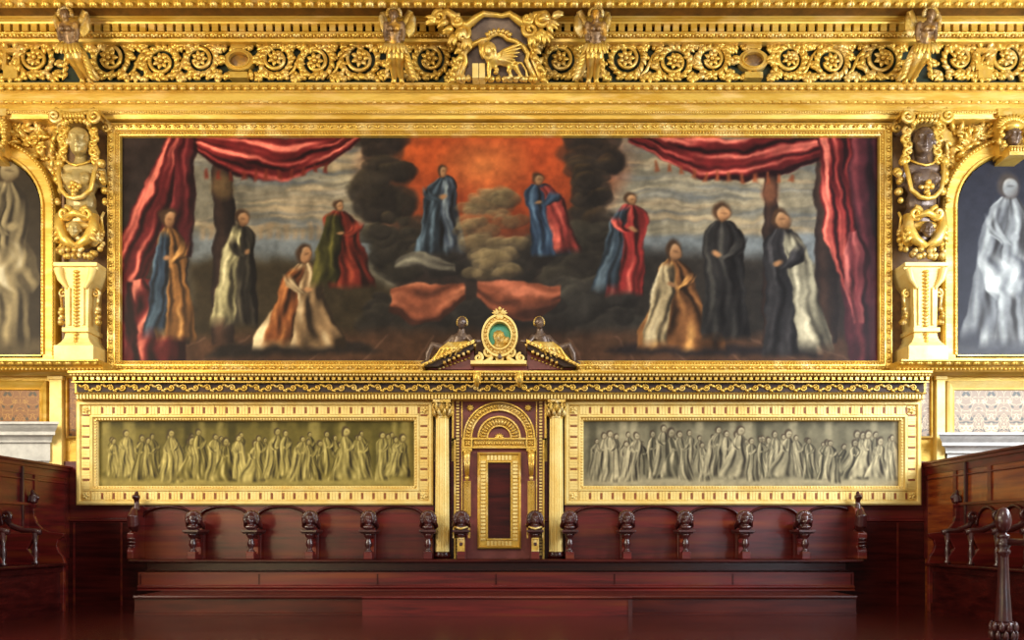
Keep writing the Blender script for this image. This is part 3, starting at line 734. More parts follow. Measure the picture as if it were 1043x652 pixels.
# ---------- the winged lion relief in its scrolled cartouche ----------
k=K(-.6); X0=WX(507,-.6)
f=lambda dx,py,y: Vector((X0+dx*k, y, WZ(py,y)))
t=thing('lion_relief','gilded relief of a winged lion with an open book in a scrolled cartouche','relief carving',f(0,84,-.40))
m=MB()
pl=[(-38,84),(-34,56),(-28,44),(-30,34),(-18,20),(-8,14),(4,13),(16,17),(27,26),(30,36),(30,44),(34,56),(40,84)]
rows=[[f(a,b,-.42-.30*(1-(b-13)/71.)*1.0) for a,b in pl],[Vector((X0+a*k,-.24,WZ(b,-.42-.30*(1-(b-13)/71.)))) for a,b in pl]]
m.quadgrid([[p for p in r] for r in rows],closed=True,smooth=False,capa=True,capb=True)
m.build('back_plate',M['bronze'],t)
Yp=lambda py: -.42-.30*(1-(py-13)/71.)
g=lambda a,b,d=0: f(a,b,Yp(b)-d)
c=MB()
top=[(-62,26),(-60,15),(-50,12),(-42,18),(-38,25),(-30,26),(-22,19),(-14,14),(-4,15),(4,16),(12,14),(20,20),(28,26),(34,24),(38,16),(46,14),(50,24)]
c.tube([g(a,b,.05) for a,b in top],[2*k,3.6*k,4*k,4.2*k,4.4*k,4.4*k,3.8*k,3.2*k,2.6*k,2.4*k,3.2*k,4*k,4.4*k,4*k,4.4*k,4*k,2*k],seg=9)
for a,b,s,R in ((-58,18,1,7.5),(-36,34,-1,8),(-40,22,1,6),(33,31,1,8.5),(44,20,-1,8),(30,20,-1,5)): spiral(c,g(a,b,.08),R*k,1.6,s,2.8*k,a0=1.2,y=.03)
for a,b,dx,dy in ((-36,30,-.2,-1),(-42,36,-.6,-1),(34,36,.3,-1),(40,32,.8,-1),(-50,22,-.8,-.6),(50,24,.9,-.6),(40,20,1,.2),(-44,30,-1,-.5),(-30,40,-.3,-1),(46,34,.6,-1),(-60,22,-1,-.2),(54,18,1,.3)):
    for q in range(3): c.leaf(g(a,b,.08),(dx+(q-1)*.5,-.2,dy+(q-1)*.3),13*k,7*k,.04)
for sx in (-1,1):
    side=[(sx*31,44),(sx*36,50),(sx*35,58),(sx*40,68),(sx*44,80),(sx*34,84)]
    c.tube([g(a,b,.03) for a,b in side],[2.4*k,3.6*k,3*k,4*k,4*k,2.4*k],seg=8)
    for a,b in side[1:5]:
        for q in range(2): c.leaf(g(a,b,.05),(sx*.7,-.3,.9-q*1.5),11*k,7*k,.04)
inner=[(-38,80),(-36,70),(-33,64),(-34,54),(-26,46),(-16,41),(-10,40),(-6,36),(0,34),(6,36),(10,40),(18,42),(26,48),(31,55),(29,62),(34,72),(38,80)]
c.tube([g(a,b,.05) for a,b in inner],[3*k]*5+[2.4*k]*7+[3*k]*5,seg=8)
for q in range(7): a=PI*(.15+.7*q/6); c.leaf(g(1+10*math.cos(a),40-5*math.sin(a),.06),(math.cos(a),-.3,math.sin(a)),6*k,5*k,.04)
xx=-40
while xx<42: c.leaf(g(xx,83.5,.06),(random.uniform(-.6,.6),-.3,.5),7*k,7*k,.035); xx+=5
c.build('cartouche_frame',M['gold'],t)
L=MB(); yb=.10
L.tube([g(-6,61,yb),g(2,60,yb),g(10,63,yb),g(15,66,yb)],[6.6*k,6*k,5*k,5.4*k],seg=12)
head(L,g(-9,50,yb+.06),14*k,yaw=-.5)
L.ell(g(-9,52,yb+.02),(6.6*k,4*k,8*k)); L.ell(g(-7,59,yb),(6.6*k,5*k,7*k))
for q in range(16):
    a=2*PI*q/16; L.ell(g(-9+6.4*math.cos(a),52-7.5*math.sin(a),yb+.05),(1.9*k,2*k,2.5*k),seg=6,ring=5)
for pts in (((-8,64),(-9,72),(-9,79),(-12,80)),((-3,64),(-4,68),(0,71),(-2,74)),((14,66),(11,72),(14,78),(9,80)),((17,66),(20,72),(24,78),(19,80))):
    L.tube([g(a,b,yb+.02) for a,b in pts],[3.2*k,2.6*k,2*k,2.2*k],seg=8)
    L.ell(g(pts[-1][0],pts[-1][1],yb+.03),(3*k,3*k,1.6*k))
L.tube([g(18,64,yb),g(24,64,yb),g(29,72,yb),g(30,79,yb)],[1.6*k,1.3*k,1.2*k,1.8*k],seg=7)
L.build('lion',M['gold'],t,sculpt=.011,smooth_it=1)
wg=MB()
for q in range(6): wg.leaf(g(-2,57+q*.6,yb+.04),(1,-.1,.42-.14*q),(30-2.4*q)*k,5*k,.03)
for q in range(3): wg.leaf(g(-15,60,yb),(-.25+.15*q,-.1,1),19*k,5*k,.03)
wg.build('wing',M['gold'],t)
mb=MB()
for a0,a1 in ((-26,-19.6),(-19,-13)): mb.box(X0+a0*k,X0+a1*k,Yp(72)-.14,Yp(72)+.02,WZ(79,Yp(72)-.14),WZ(64,Yp(72)-.14))
mb.build('open_book',M['gold_pale'],t,bevel=.008)

# ---------- large painting ----------
t=thing('framed_painting','huge dim canvas of draped people, dark clouds and crimson hangings in a gilded frame','painting',W(509,378,-.05))
yF=-.05
x0,x1=WX(109,-.14),WX(909,-.14); z0,z1=WZ(379,-.14),WZ(125,-.14); kk=K(-.14)
fr=MB().frame(x0,x1,z0,z1,[(0,-.001),(0,-.14),(1*kk,-.16),(2*kk,-.16),(2.4*kk,-.145),(6*kk,-.125),(6.5*kk,-.14),(8*kk,-.14),(8.4*kk,-.12),(10.6*kk,-.10),(11*kk,-.115),(12*kk,-.11),(12.6*kk,-.055)])
fr=fr.build('frame',M['gold'],t)
o=MB()
def perim(x0,x1,z0,z1,ins,step,fn):
    for (a,b,v,h) in (((x0+ins,z0+ins),(x1-ins,z0+ins),(0,1),'h'),((x0+ins,z1-ins),(x1-ins,z1-ins),(0,-1),'h'),((x0+ins,z0+ins),(x0+ins,z1-ins),(1,0),'v'),((x1-ins,z0+ins),(x1-ins,z1-ins),(-1,0),'v')):
        L=math.hypot(b[0]-a[0],b[1]-a[1]); n=max(1,int(L/step))
        for i in range(n):
            u=(i+.5)/n; fn(a[0]+(b[0]-a[0])*u,a[1]+(b[1]-a[1])*u,v,h,i)
def lf(x,z,v,h,i):
    s=1 if i%2 else -1
    o.leaf((x,-.145,z),((v[0]+(s*.5 if h=='h' else 0)),-.2,(v[1]+(s*.5 if h=='v' else 0))),.05,.04,.014,seg=5)
perim(x0,x1,z0,z1,2.6*kk,.06,lf)
perim(x0,x1,z0,z1,9.4*kk,.036,lambda x,z,v,h,i:o.ell((x,-.118,z),(.012,.012,.012),seg=5,ring=4))
o.build('carved_border',M['gold'],fr)
big_painting(t)

# ---------- arched paintings ----------
def arched(cx,label,figx,bg,light,seed,side):
    k0=K(-.1); X0=WX(cx,-.1); R=54*k0; zc=WZ(213,-.1); zb=WZ(362,-.1)
    t=thing('arched_painting',label,'painting',(X0,-.05,zb-.05))
    def path(r,n=30):
        pts=[(X0-r,zb-(r-R))]; pts+= [(X0-r*math.cos(PI*i/n),zc+r*math.sin(PI*i/n)) for i in range(n+1)]; pts.append((X0+r,zb-(r-R))); return pts
    rows=[]
    for r,y in ((R+17*k0,0),(R+17*k0,-.16),(R+15.5*k0,-.18),(R+14*k0,-.16),(R+13*k0,-.12),(R+4*k0,-.11),(R+3.4*k0,-.14),(R+1.5*k0,-.14),(R+1*k0,-.11),(R-.3*k0,-.05),(R-.3*k0,.0)):
        rows.append([(x,y,z) for x,z in path(r)])
    m=MB().quadgrid(rows,closed=True,smooth=False); m.box(X0-R-17*k0,X0+R+17*k0,-.14,0,zb-.06,zb)
    fr=m.build('arched_frame',M['gold_plain'],t)
    o=MB(); pp=path(R+15*k0,60)
    for i,(x,z) in enumerate(pp[1:-1]): o.ell((x,-.175,z),(.02,.02,.02),seg=5,ring=4)
    for sx in (-1,1):
        z=zb
        while z<zc: o.ell((X0+sx*(R+15*k0),-.175,z),(.014,.014,.024),seg=5,ring=4); o.ell((X0+sx*(R+2.5*k0),-.14,z),(.010,.012,.016),seg=5,ring=4); z+=.045
    o.build('bead_border',M['gold'],fr)
    # spandrel with carved leaves
    sp=MB(); zt=WZ(127,-.1)
    for sx in (-1,1):
        pl=[(X0+sx*(R+17*k0),zt)]+[(X0+sx*(R+17*k0)*math.cos(a*PI/180),zc+(R+17*k0)*math.sin(a*PI/180)) for a in range(0,78,7)]+[(X0+sx*(R+17*k0)*.2,zt)]
        sp.prism(pl,-.03,-.0)
        for q in range(60):
            rr=random.Random(q+seed); u=rr.random(); v=rr.random()
            x=X0+sx*((R+17*k0)*(.28+.68*u)); zlo=zc+math.sqrt(max(0,(R+17*k0)**2-(x-X0)**2))+.05
            if zlo<zt-.03:
                z=zlo+(zt-zlo-.03)*v; sp.leaf((x,-.04,z),(sx*rr.uniform(-1,1),-.3,rr.uniform(-.3,1)),.15,.075,.035)
                sp.ell((x+.02,-.04,z-.02),(.03,.03,.03),seg=6,ring=4)
    sp.build('carved_spandrel',M['gold'],t)
    def clip(Xp,Yp): return ((np.hypot(Xp-cx,Yp-213)<53.8)|((Yp>213)&(np.abs(Xp-cx)<53.8)))&(Yp<363)
    lone_figure(t,cx-56,cx+56,156,364,figx,160 if side<0 else 178,356,60,-.09,clip,seed,bg,light)
    return t
arched(-12,'arched painting of a tan draped figure on a dark ground at the left edge',6,(50,42,32),(164,146,106),3,-1)
arched(1029,'arched painting of a cool white draped figure on a blackish ground at the right edge',1026,(36,36,44),(160,162,158),40,1)
def keyhead(cx,label):
    f,k=local(cx,-.22)
    t=thing('keystone_head',label,'carved head',f(0,166,0),'carved heads over the arched paintings')
    b=MB(); head(b,f(0,142,-.06),22*k); b.tube([f(0,148,-.02),f(0,156,0)],[5*k,6*k])
    b.build('face',M['bronze'],t,sculpt=.010,smooth_it=1)
    g=MB()
    for r,q in ((15,15),(11,12)):
        for i in range(q):
            a=PI*(i/(q-1)); g.leaf(f(r*.55*math.cos(a),132-r*.35*math.sin(a),-.02),(math.cos(a),-.4,math.sin(a)),r*.62*k,5*k,.04)
    g.ell(f(0,132,-.08),(10.5*k,7*k,5*k)); g.box(f(-15,0).x,f(15,0).x,-.28,-.0,f(0,120).z,f(0,113).z)
    g.box(f(-12,0).x,f(12,0).x,-.24,-.0,f(0,160).z,f(0,118).z)
    for sx in (-1,1): chain(g,[f(sx*12,134,-.06),f(sx*14,146,-.06),f(sx*9,157,-.08)],3*k,seed=int(cx))
    g.box(f(-9,0).x,f(9,0).x,-.40,-.0,f(0,162).z,f(0,155).z); g.box(f(-10,0).x,f(10,0).x,-.42,-.0,f(0,165).z,f(0,162).z)
    for i in range(6): g.ell(f(-7.5+3*i,158.5,-.19),(1.3*k,1.5*k,2.6*k),seg=6,ring=4)
    g.build('headdress',M['gold'],t)
keyhead(-6,'gilded keystone with carved head over the arched painting at the left edge')
keyhead(1029,'gilded keystone with dark carved face over the arched painting at the right edge')

# ---------- caryatid pilasters ----------
def caryatid(cx,label,bm,seed,yaw):
    f,k=local(cx,-.24)
    t=thing('caryatid_pilaster',label,'carved figure',(f(0,0).x,-.2,zs+.13),'caryatid pilasters beside the large painting')
    n=MB().box(f(-26,0).x,f(25,0).x,-.03,0,f(0,372).z,f(0,119).z)
    for sx in (-26,23): n.box(f(sx,0).x,f(sx+2.4,0).x,-.10,0,f(0,372).z,f(0,119).z)
    n.build('back_board',M['niche'],t)  # umber tone carries the grey shade behind the figure
    b=MB(); head(b,f(0,147,-.05),33*k,yaw=yaw)
    b.tube([f(0,154,-.0),f(0,162,0),f(0,170,.0)],[6.5*k,5.8*k,8*k],seg=12)
    b.ell(f(0,174,.0),(22.5*k,10*k,7.5*k),seg=14,ring=9); b.ell(f(0,186,-.01),(18*k,11*k,17*k),seg=14,ring=9)
    b.ell(f(0,206,0),(15.5*k,10*k,15*k),seg=14,ring=9); b.ell(f(0,222,0),(18*k,11*k,15*k),seg=14,ring=9); b.ell(f(0,240,.02),(15*k,9*k,14*k),seg=14,ring=9)
    for sx in (-1,1):
        b.ell(f(sx*18,173,0),(5.5*k,6*k,6*k)); b.ell(f(sx*8.5,186,-.11),(6.6*k,5.5*k,6.6*k)); b.ell(f(sx*8.8,186.5,-.175),(1.5*k,1.4*k,1.5*k))
        b.tube([f(sx*19,173,.0),f(sx*20,182,.02),f(sx*19,190,.05)],[6*k,5.4*k,3*k])
    b.build('body',bm,t,sculpt=.013,smooth_it=2)
    h=MB()
    for sx in (-1,1):
        for i in range(5):
            y=136+i*7; s=sx*(1 if i%2 else -1)
            spiral(h,f(sx*(15.5+1.5*math.sin(i*2)),y,-.05),4.6*k,1.2,s,2.3*k,a0=PI/2*s,y=.03)
        h.tube([f(sx*10,131,-.06),f(sx*15,138,-.04),f(sx*14,148,-.03),f(sx*17,156,-.03),f(sx*15,167,-.03)],[3*k,3.4*k,3*k,3.2*k,2*k],seg=8)
    for i in range(9): a=PI*i/8; h.leaf(f(11*math.cos(a),134-4*math.sin(a),-.10),(math.cos(a)*.7,-.3,.8),8*k,5*k,.04)
    h.build('curled_hair',M['gold'],t)
    c=MB()
    c.box(f(-24,0).x,f(24,0).x,-.42,0,f(0,121).z,f(0,118).z); c.box(f(-21,0).x,f(21,0).x,-.36,0,f(0,124).z,f(0,121).z)
    for sx in (-1,1):
        spiral(c,f(sx*20,125,-.15),7.2*k,1.7,sx,2.5*k,a0=PI/2,y=.05); c.ell(f(sx*20,125,-.13),(5*k,3*k,5*k))
        spiral(c,f(sx*22,128,.06),5*k,1.3,-sx,2*k,a0=PI/2)
    c.tube([f(-14,121,-.16),f(0,124,-.18),f(14,121,-.16)],2.2*k)
    for i in range(7): c.leaf(f(-9+3*i,128,-.16),(0,-.4,1),7*k,4*k,.03)
    c.build('volute_capital',M['gold'],t)
    g=MB()
    g.tube([f(-19,170,-.08),f(-18,182,-.13),f(-15,198,-.14),f(-7,206,-.16),f(0,207.5,-.17),f(7,206,-.16),f(15,198,-.14),f(18,182,-.13),f(19,170,-.08)],2.3*k,seg=8)
    g.tube([f(-13,166,-.07),f(-7,171,-.12),f(0,173,-.13),f(7,171,-.12),f(13,166,-.07)],1.2*k,seg=7)
    chain(g,[f(-6,196,-.14),f(0,192,-.16),f(7,197,-.14)],3.0*k,seed=seed); chain(g,[f(0,196,-.15),f(1,208,-.15)],2.8*k,seed=seed+1)
    for sx in (-1,1):
        chain(g,[f(sx*21,168,-.04),f(sx*23.5,178,-.03),f(sx*22,192,-.02)],4.4*k,seed=seed+2)
        chain(g,[f(sx*22,196,.0),f(sx*24,206,.0),f(sx*23,216,.0)],4.0*k,seed=seed+3)
        g.tube([f(sx*23,216,0),f(sx*20,222,0),f(sx*22,236,0)],[1.3*k,1.8*k,1.4*k]); chain(g,[f(sx*22,236,0),f(sx*20,258,0)],3.2*k,seed=seed+5)
    g.build('fruit_garland',M['gold'],t)
    h=MB()
    for sx in (-1,1):
        spiral(h,f(sx*11,222,-.12),7*k,1.4,sx,3.2*k,a0=PI/2,y=.06)
        h.tube([f(sx*17,222,-.1),f(sx*17,236,-.12),f(sx*11,248,-.14),f(0,256,-.15)],[4.5*k,5.6*k,5.2*k,3.6*k],seg=10); h.ell(f(sx*14,238,-.04),(8*k,6*k,15*k),seg=12,ring=8)
        for i in range(3): h.leaf(f(sx*14,232+i*6,-.12),(sx,-.2,-.8),11*k,6*k,.04)
    h.tube([f(-12,226,-.14),f(0,222,-.18),f(12,226,-.14)],[3.2*k,3.6*k,3.2*k],seg=9)
    h.ell(f(0,233,-.05),(17*k,8*k,6*k),seg=14,ring=8)
    h.build('scrolled_apron',M['gold'],t)
    m=MB(); head(m,f(0,239,-.17),18*k,yaw=yaw); m.build('mask',bm,t,sculpt=.010,smooth_it=1)
    fr=MB(); chain(fr,[f(-19,258,-.08),f(-8,266,-.14),f(4,264,-.15),f(14,266,-.12),f(20,257,-.08)],3.8*k,seed=seed+9); chain(fr,[f(-12,258,-.12),f(0,259,-.16),f(12,258,-.12)],3.2*k,seed=seed+8)
    fr.build('fruit_swag',M['gold_old'],t)
    p=MB()
    p.box(f(-22,0).x,f(22,0).x,-.40,-.0,f(0,275).z,f(0,271).z)
    pl=[(-22,275),(22,275),(21,281),(17,290),(12.5,296),(11.5,337),(-11.5,337),(-12.5,296),(-17,290),(-21,281)]
    p.prism([(f(a,0).x,f(0,b).z) for a,b in pl],-.36,-.0)
    for sx in (-1,1): p.tube([f(sx*18,277,-.14),f(sx*15,288,-.14),f(sx*9,297,-.13)],[4.4*k,3.4*k,1.6*k],seg=10); p.box(f(sx*7-1.2,0).x,f(sx*7+1.2,0).x,-.385,-.3,f(0,334).z,f(0,296).z)
    p.box(f(-13.5,0).x,f(13.5,0).x,-.40,-.0,f(0,341).z,f(0,336.5).z)
    rows=[]
    for py,hw,yy in ((341,11.5,-.36),(347,12.5,-.37),(351,15,-.385),(355,19,-.41)):
        rows.append([(f(-hw,0).x,0,f(0,py).z),(f(-hw,0).x,yy,f(0,py).z),(f(hw,0).x,yy,f(0,py).z),(f(hw,0).x,0,f(0,py).z)])
    p.quadgrid(rows,smooth=False); p.box(f(-20,0).x,f(20,0).x,-.44,-.0,zs+.13,f(0,355).z)
    p.build('tapering_pedestal',M['gold_pale'],t,bevel=.006)
    q=MB(); y=280
    while y<336: q.ell(f(0,y,-.13),(3.3*k,2.2*k,1.7*k),seg=8,ring=5); y+=3.6
    y=343
    while y<354: q.ell(f(0,y,-.14),(2.4*k,2*k,1.7*k),seg=8,ring=5); y+=3.6
    q.build('pod_string',M['gold'],t)
    for sx in (-1,1):
        q=MB(); spiral(q,f(sx*16.5,300,-.04),4.2*k,1.3,-sx,1.8*k,a0=PI/2)
        q.tube([f(sx*19.5,300,-.04),f(sx*18,314,-.04)],[1.6*k,1.3*k]); chain(q,[f(sx*18.5,316,-.03),f(sx*19,333,-.03)],3.2*k,seed=seed+12)
        q.build('side_scroll',M['gold_old'],t)
caryatid(83,'gilded caryatid pilaster left of the large painting, greenish torso and garlands',M['bronze_green'],21,.25)
caryatid(938,'gilded caryatid pilaster right of the large painting, dark bronze torso and face',M['bronze'],51,-.2)
M['slot']=mat('brown_slot',(150,84,34),(120,62,26),rough=.6,scale=20)
# ---------- long framed monochrome paintings over the stalls ----------
def low_frame(px0,px1,label,dark,mid,light,seed,cx0,cx1):
    yb=-.16; k=K(yb); x0,x1=WX(px0,yb),WX(px1,yb); z0,z1=WZ(514.5,yb),WZ(408.5,yb)
    t=thing('framed_painting',label,'painting',((x0+x1)/2,-.05,z0),'long framed monochrome paintings')
    pr=[(0,0),(0,-.17),(1.5*k,-.185),(3.6*k,-.185),(4.4*k,-.165),(4.6*k,-.135),(14*k,-.135),(14.3*k,-.165),(16.2*k,-.17),(16.6*k,-.14),(19.6*k,-.11),(20*k,-.07)]
    fr=MB().frame(x0,x1,z0,z1,pr).build('frame',M['gold_pale'],t)
    sl=MB()
    o=MB(); ins=9.3*k; P=11.2*k
    def tongue(x,z,h,st):
        q=st/2
        for dd in (-.30,-.0,.30):
            a,b=(.115*st,4.4*k)
            if h: o.box(x+dd*st*.86-a,x+dd*st*.86+a,-.160,-.13,z-b,z+b)
            else: o.box(x-b,x+b,-.160,-.13,z+dd*st*.86-a,z+dd*st*.86+a)
        if h: o.box(x-q,x+q,-.150,-.13,z-4.7*k,z+4.7*k); sl.box(x+q-.09*st,x+q+.09*st,-.156,-.14,z-3.2*k,z+3.0*k)
        else: o.box(x-4.7*k,x+4.7*k,-.150,-.13,z-q,z+q); sl.box(x-3.4*k,x+3.4*k,-.156,-.14,z+q-.08*st,z+q+.08*st)
    n=int((x1-x0-2*14*k)/P); xs=x0+14.5*k; st=(x1-x0-29*k)/n
    for i in range(n):
        x=xs+st*(i+.5); tongue(x,z0+ins,1,st); tongue(x,z1-ins,1,st)
    n=int((z1-z0-2*14*k)/P+.6); st=(z1-z0-29*k)/n
    for i in range(n):
        z=z0+14.5*k+st*(i+.5); tongue(x0+ins,z,0,st); tongue(x1-ins,z,0,st)
    for x in (x0+ins,x1-ins):
        for z in (z0+ins,z1-ins):
            o.box(x-4.2*k,x+4.2*k,-.15,-.13,z-4.2*k,z+4.2*k)
            for q in range(5): a=2*PI*q/5; o.leaf((x,-.155,z),(math.cos(a),-.2,math.sin(a)),4.2*k,2.6*k,.015)
    tag(o.build('flutes',M['gold_pale'],fr),kind='stuff'); tag(sl.build('flute_slots',M['slot'],fr),kind='stuff')
    o=MB(); w=[0]
    def dn(x,z,v,h,i): 
        o.box(x-.010,x+.010,-.145,-.10,z-.010,z+.010)
    def pr2(x0,x1,z0,z1,ins,step,fn): perim(x0,x1,z0,z1,ins,step,fn)
    pr2(x0,x1,z0,z1,18.2*k,.036,dn)
    tag(o.build('small_dentils',M['gold_pale'],fr),kind='stuff')
    mono_crowd(t,cx0,cx1,427,495,dark,mid,light,seed,-.075)
low_frame(78,441,'long olive monochrome crowd painting in a pale gilded frame, left of the throne',(58,52,22),(104,92,42),(206,186,112),5,98,427)
low_frame(575,938,'long grey-tan monochrome crowd painting in a pale gilded frame, right of the throne',(66,62,48),(122,114,90),(206,190,150),9,593,921)

# ---------- flat wall dressings left and right of those frames ----------
def damask(name,c1,c2,c3):
    m=bpy.data.materials.new(name); m.use_nodes=True; nt=m.node_tree; L=nt.links; p=nt.nodes['Principled BSDF']
    g=nd(nt,'ShaderNodeNewGeometry'); sp=nd(nt,'ShaderNodeSeparateXYZ'); L.new(g.outputs['Position'],sp.inputs[0])
    ab=nd(nt,'ShaderNodeMath',operation='PINGPONG'); ab.inputs[1].default_value=.16; L.new(sp.outputs['X'],ab.inputs[0])
    cb=nd(nt,'ShaderNodeCombineXYZ'); L.new(ab.outputs[0],cb.inputs['X']); L.new(sp.outputs['Z'],cb.inputs['Z'])
    v=nd(nt,'ShaderNodeTexNoise'); v.inputs['Scale'].default_value=8; v.inputs['Detail'].default_value=1.5; v.inputs['Distortion'].default_value=1.4; L.new(cb.outputs[0],v.inputs['Vector'])
    r=nd(nt,'ShaderNodeValToRGB'); r.color_ramp.interpolation='EASE'; e=r.color_ramp.elements
    e[0].position=.36; e[0].color=(*srgb(c3),1); e[1].position=.42; e[1].color=(*srgb(c1),1)
    x=e.new(.50); x.color=(*srgb(c1),1); x=e.new(.53); x.color=(*srgb(c2),1); x=e.new(.58); x.color=(*srgb(c1),1)
    L.new(v.outputs['Fac'],r.inputs['Fac']); L.new(r.outputs[0],p.inputs['Base Color']); p.inputs['Roughness'].default_value=.5
    return m
M['damask_gold']=damask('gold_scroll_damask',(126,78,24),(168,122,48),(66,52,26))
M['damask_grey_lit']=damask('lit_grey_scroll_damask',(150,128,108),(206,190,156),(84,84,78))  # same damask, paled so the colour holds the strong light on the right
for s,(a,b,pa,pb,na,nb,mt) in ((-1,(-120,48,-110,40,66,80,'damask_gold')),(1,(964,1160,974,1150,937,951,'damask_grey_lit'))):
    yb=-.08; k=K(yb); word='left' if s<0 else 'right'
    z0,z1=WZ(452,yb),WZ(388,yb)
    t=thing('wall_panel',('brown and gold' if s<0 else 'brightly lit grey and cream')+f' scroll-patterned panel in a gilded frame above the {word} stone cornice','wall panel',((WX(a)+WX(b))/2,-.02,z0),'patterned wall panels')
    MB().frame(WX(a,yb),WX(b,yb),z0,z1,[(0,0),(0,-.10),(2*k,-.12),(4*k,-.10),(7.5*k,-.06),(8.5*k,-.07),(9.5*k,-.03)]).build('frame',M['gold_pale' if s>0 else 'gold_plain'],t)
    MB().box(WX(a,yb)+9*k,WX(b,yb)-9*k,-.04,-.005,z0+9*k,z1-9*k).build('patterned_field',M[mt],t)
    z0,z1=WZ(446,yb),WZ(383,yb)
    t=thing('wall_panel',f'narrow upright strip of scrollwork at the {word} end of the {word} monochrome painting','wall panel',((WX(na)+WX(nb))/2,-.02,z0),'narrow scrollwork strips')
    MB().frame(WX(na,yb),WX(nb,yb),z0,z1,[(0,0),(0,-.06),(1.8*k,-.07),(2.2*k,-.03)]).build('frame',M['gold_plain'],t)
    MB().box(WX(na,yb)+2*k,WX(nb,yb)-2*k,-.035,-.005,z0+2*k,z1-2*k).build('patterned_field',M[mt],t)
    # gilded pilaster strip
    pa_,pb_=((50,63) if s<0 else (954,963))
    m=MB().box(WX(pa_,-.1),WX(pb_,-.1),-.10,0,WZ(476,-.1),WZ(383,-.1)); m.box(WX(pa_,-.1)-.02,WX(pb_,-.1)+.02,-.12,0,WZ(387,-.1),WZ(383,-.1))
    tag(m.build('pilaster_strip',M['gold_pale'],bevel=.008),f'plain pale gilded pilaster strip beside the {word} patterned wall panel','pilaster')
# ---------- stone cornices over the side doors ----------
for s,x0,x1,top,lab in ((-1,-130,50,429.5,'grey-white stone cornice at the left edge, above the left side stalls'),(1,966,1180,440.5,'grey-white stone cornice at the right edge, above the right side stalls')):
    base=-.10; a,b=(WX(x0,base),WX(x1,base))
    P=[(base-.26,WZ(top,-.36)),(base-.26,WZ(top+2.4,-.36)),(base-.24,WZ(top+2.6,-.34)),(base-.21,WZ(top+6,-.31)),(base-.17,WZ(top+9.5,-.27)),(base-.16,WZ(top+10,-.26)),(base-.16,WZ(top+13.5,-.26)),(base-.10,WZ(top+15,-.2)),(base-.07,WZ(top+19,-.17)),(base-.07,WZ(top+21,-.17)),(base-.03,WZ(top+22,-.13)),(base-.03,WZ(top+40,-.13))]
    m=MB().mold(a,b,P,r0=1.0 if s>0 else 0,r1=1.0 if s<0 else 0,back=base)
    m.box(a,b,base-.001,0,FLZ+1.0,WZ(top,-.1)-.02)
    tag(m.build('stone_cornice',M['stone']),lab,'door cornice','stone door cornices')

# ---------- throne back ----------
yT=-.12; k=K(yT); f,_=local(508.5,yT)
TZ=1.318
t=thing('throne','tall purple-brown and gold throne with a round arch, carved heads on its armrests','throne',(f(0,0).x,-.1,TZ)); THR=t
def fx(a): return f(a,0).x
def fz(b): return f(0,b).z
bd=MB().prism([(fx(a),fz(b) if b<569 else TZ) for a,b in ((-45,570),(-45,447),(-47,447),(-47,398),(47,398),(47,447),(45,447),(45,570))],-.10,-.0)
bd.build('board',M['purple'],t)
o=MB()
def strip(mb,pts,w,y0,y1,closed=False):
    P=[(fx(a),fz(b)) for a,b in pts]; n=len(P); m=n if closed else n-1
    for i in range(m):
        (ax,az),(bx,bz)=P[i],P[(i+1)%n]; dx,dz=bx-ax,bz-az; L=math.hypot(dx,dz); dx/=L; dz/=L; nx,nz=-dz*w/2,dx*w/2
        e=w/2
        mb.prism([(ax-dx*e+nx,az-dz*e+nz),(bx+dx*e+nx,bz+dz*e+nz),(bx+dx*e-nx,bz+dz*e-nz),(ax-dx*e-nx,az-dz*e-nz)],y0,y1)
outer=[(-45,569),(-45,447.5),(-47,447.5),(-47,397.5),(-29,397.5),(-24,401),(24,401),(29,397.5),(47,397.5),(47,447.5),(45,447.5),(45,569)]
strip(o,outer,1.8*k,-.155,-.08)
inner2=[(-38,569),(-38,447)]; strip(o,inner2,1.2*k,-.125,-.09); strip(o,[(38,569),(38,447)],1.2*k,-.125,-.09)
strip(o,[(-38,447),(-38,408),(38,408),(38,447)],1.2*k,-.125,-.09)
b=o.build('gilded_border',M['gold'],t)
o=MB()
def dents(pts,step,w,h,y0,y1):
    for i in range(len(pts)-1):
        (ax,az),(bx,bz)=pts[i],pts[i+1]; L=math.hypot(bx-ax,bz-az); n=int(L/step)
        for j in range(n):
            u=(j+.5)/n; x=ax+(bx-ax)*u; z=az+(bz-az)*u
            if abs(bx-ax)>abs(bz-az): o.box(fx(x-w/2),fx(x+w/2),y0,y1,fz(z+h/2),fz(z-h/2))
            else: o.box(fx(x-h/2),fx(x+h/2),y0,y1,fz(z+w/2),fz(z-w/2))
dents([(-42.3,566),(-42.3,405)],3.1,1.9,3,-.13,-.09); dents([(42.3,566),(42.3,405)],3.1,1.9,3,-.13,-.09); dents([(-40,404.5),(40,404.5)],3.1,1.9,3,-.13,-.09)
tag(o.build('dentil_border',M['gold_pale'],b),kind='stuff')
c0=f(0,446); 
o=MB()
for ro,ri in ((36.5,35),(29,27.5),(22,20.5),(12.5,11.3)): o.ring((c0.x,c0.z),ro*k,ri*k,-.15,-.09,0,PI,36)
for i in range(30):
    a=PI*(i+.5)/30; r=32*k; o.tube([(c0.x+(r-1.6*k)*math.cos(a),-.135,c0.z+(r-1.6*k)*math.sin(a)),(c0.x+(r+1.6*k)*math.cos(a-.03),-.135,c0.z+(r+1.6*k)*math.sin(a-.03))],1.15*k,seg=6)
o.ring((c0.x,c0.z),34.4*k,29.6*k,-.115,-.09,0,PI,36)
for i in range(17):
    a=PI*(i+.5)/17; r=16.6*k; o.leaf((c0.x+(r-3.6*k)*math.cos(a),-.12,c0.z+(r-3.6*k)*math.sin(a)),(math.cos(a),0,math.sin(a)),7.6*k,2.3*k,.022)
o.build('arch_moulding',M['gold'],t)
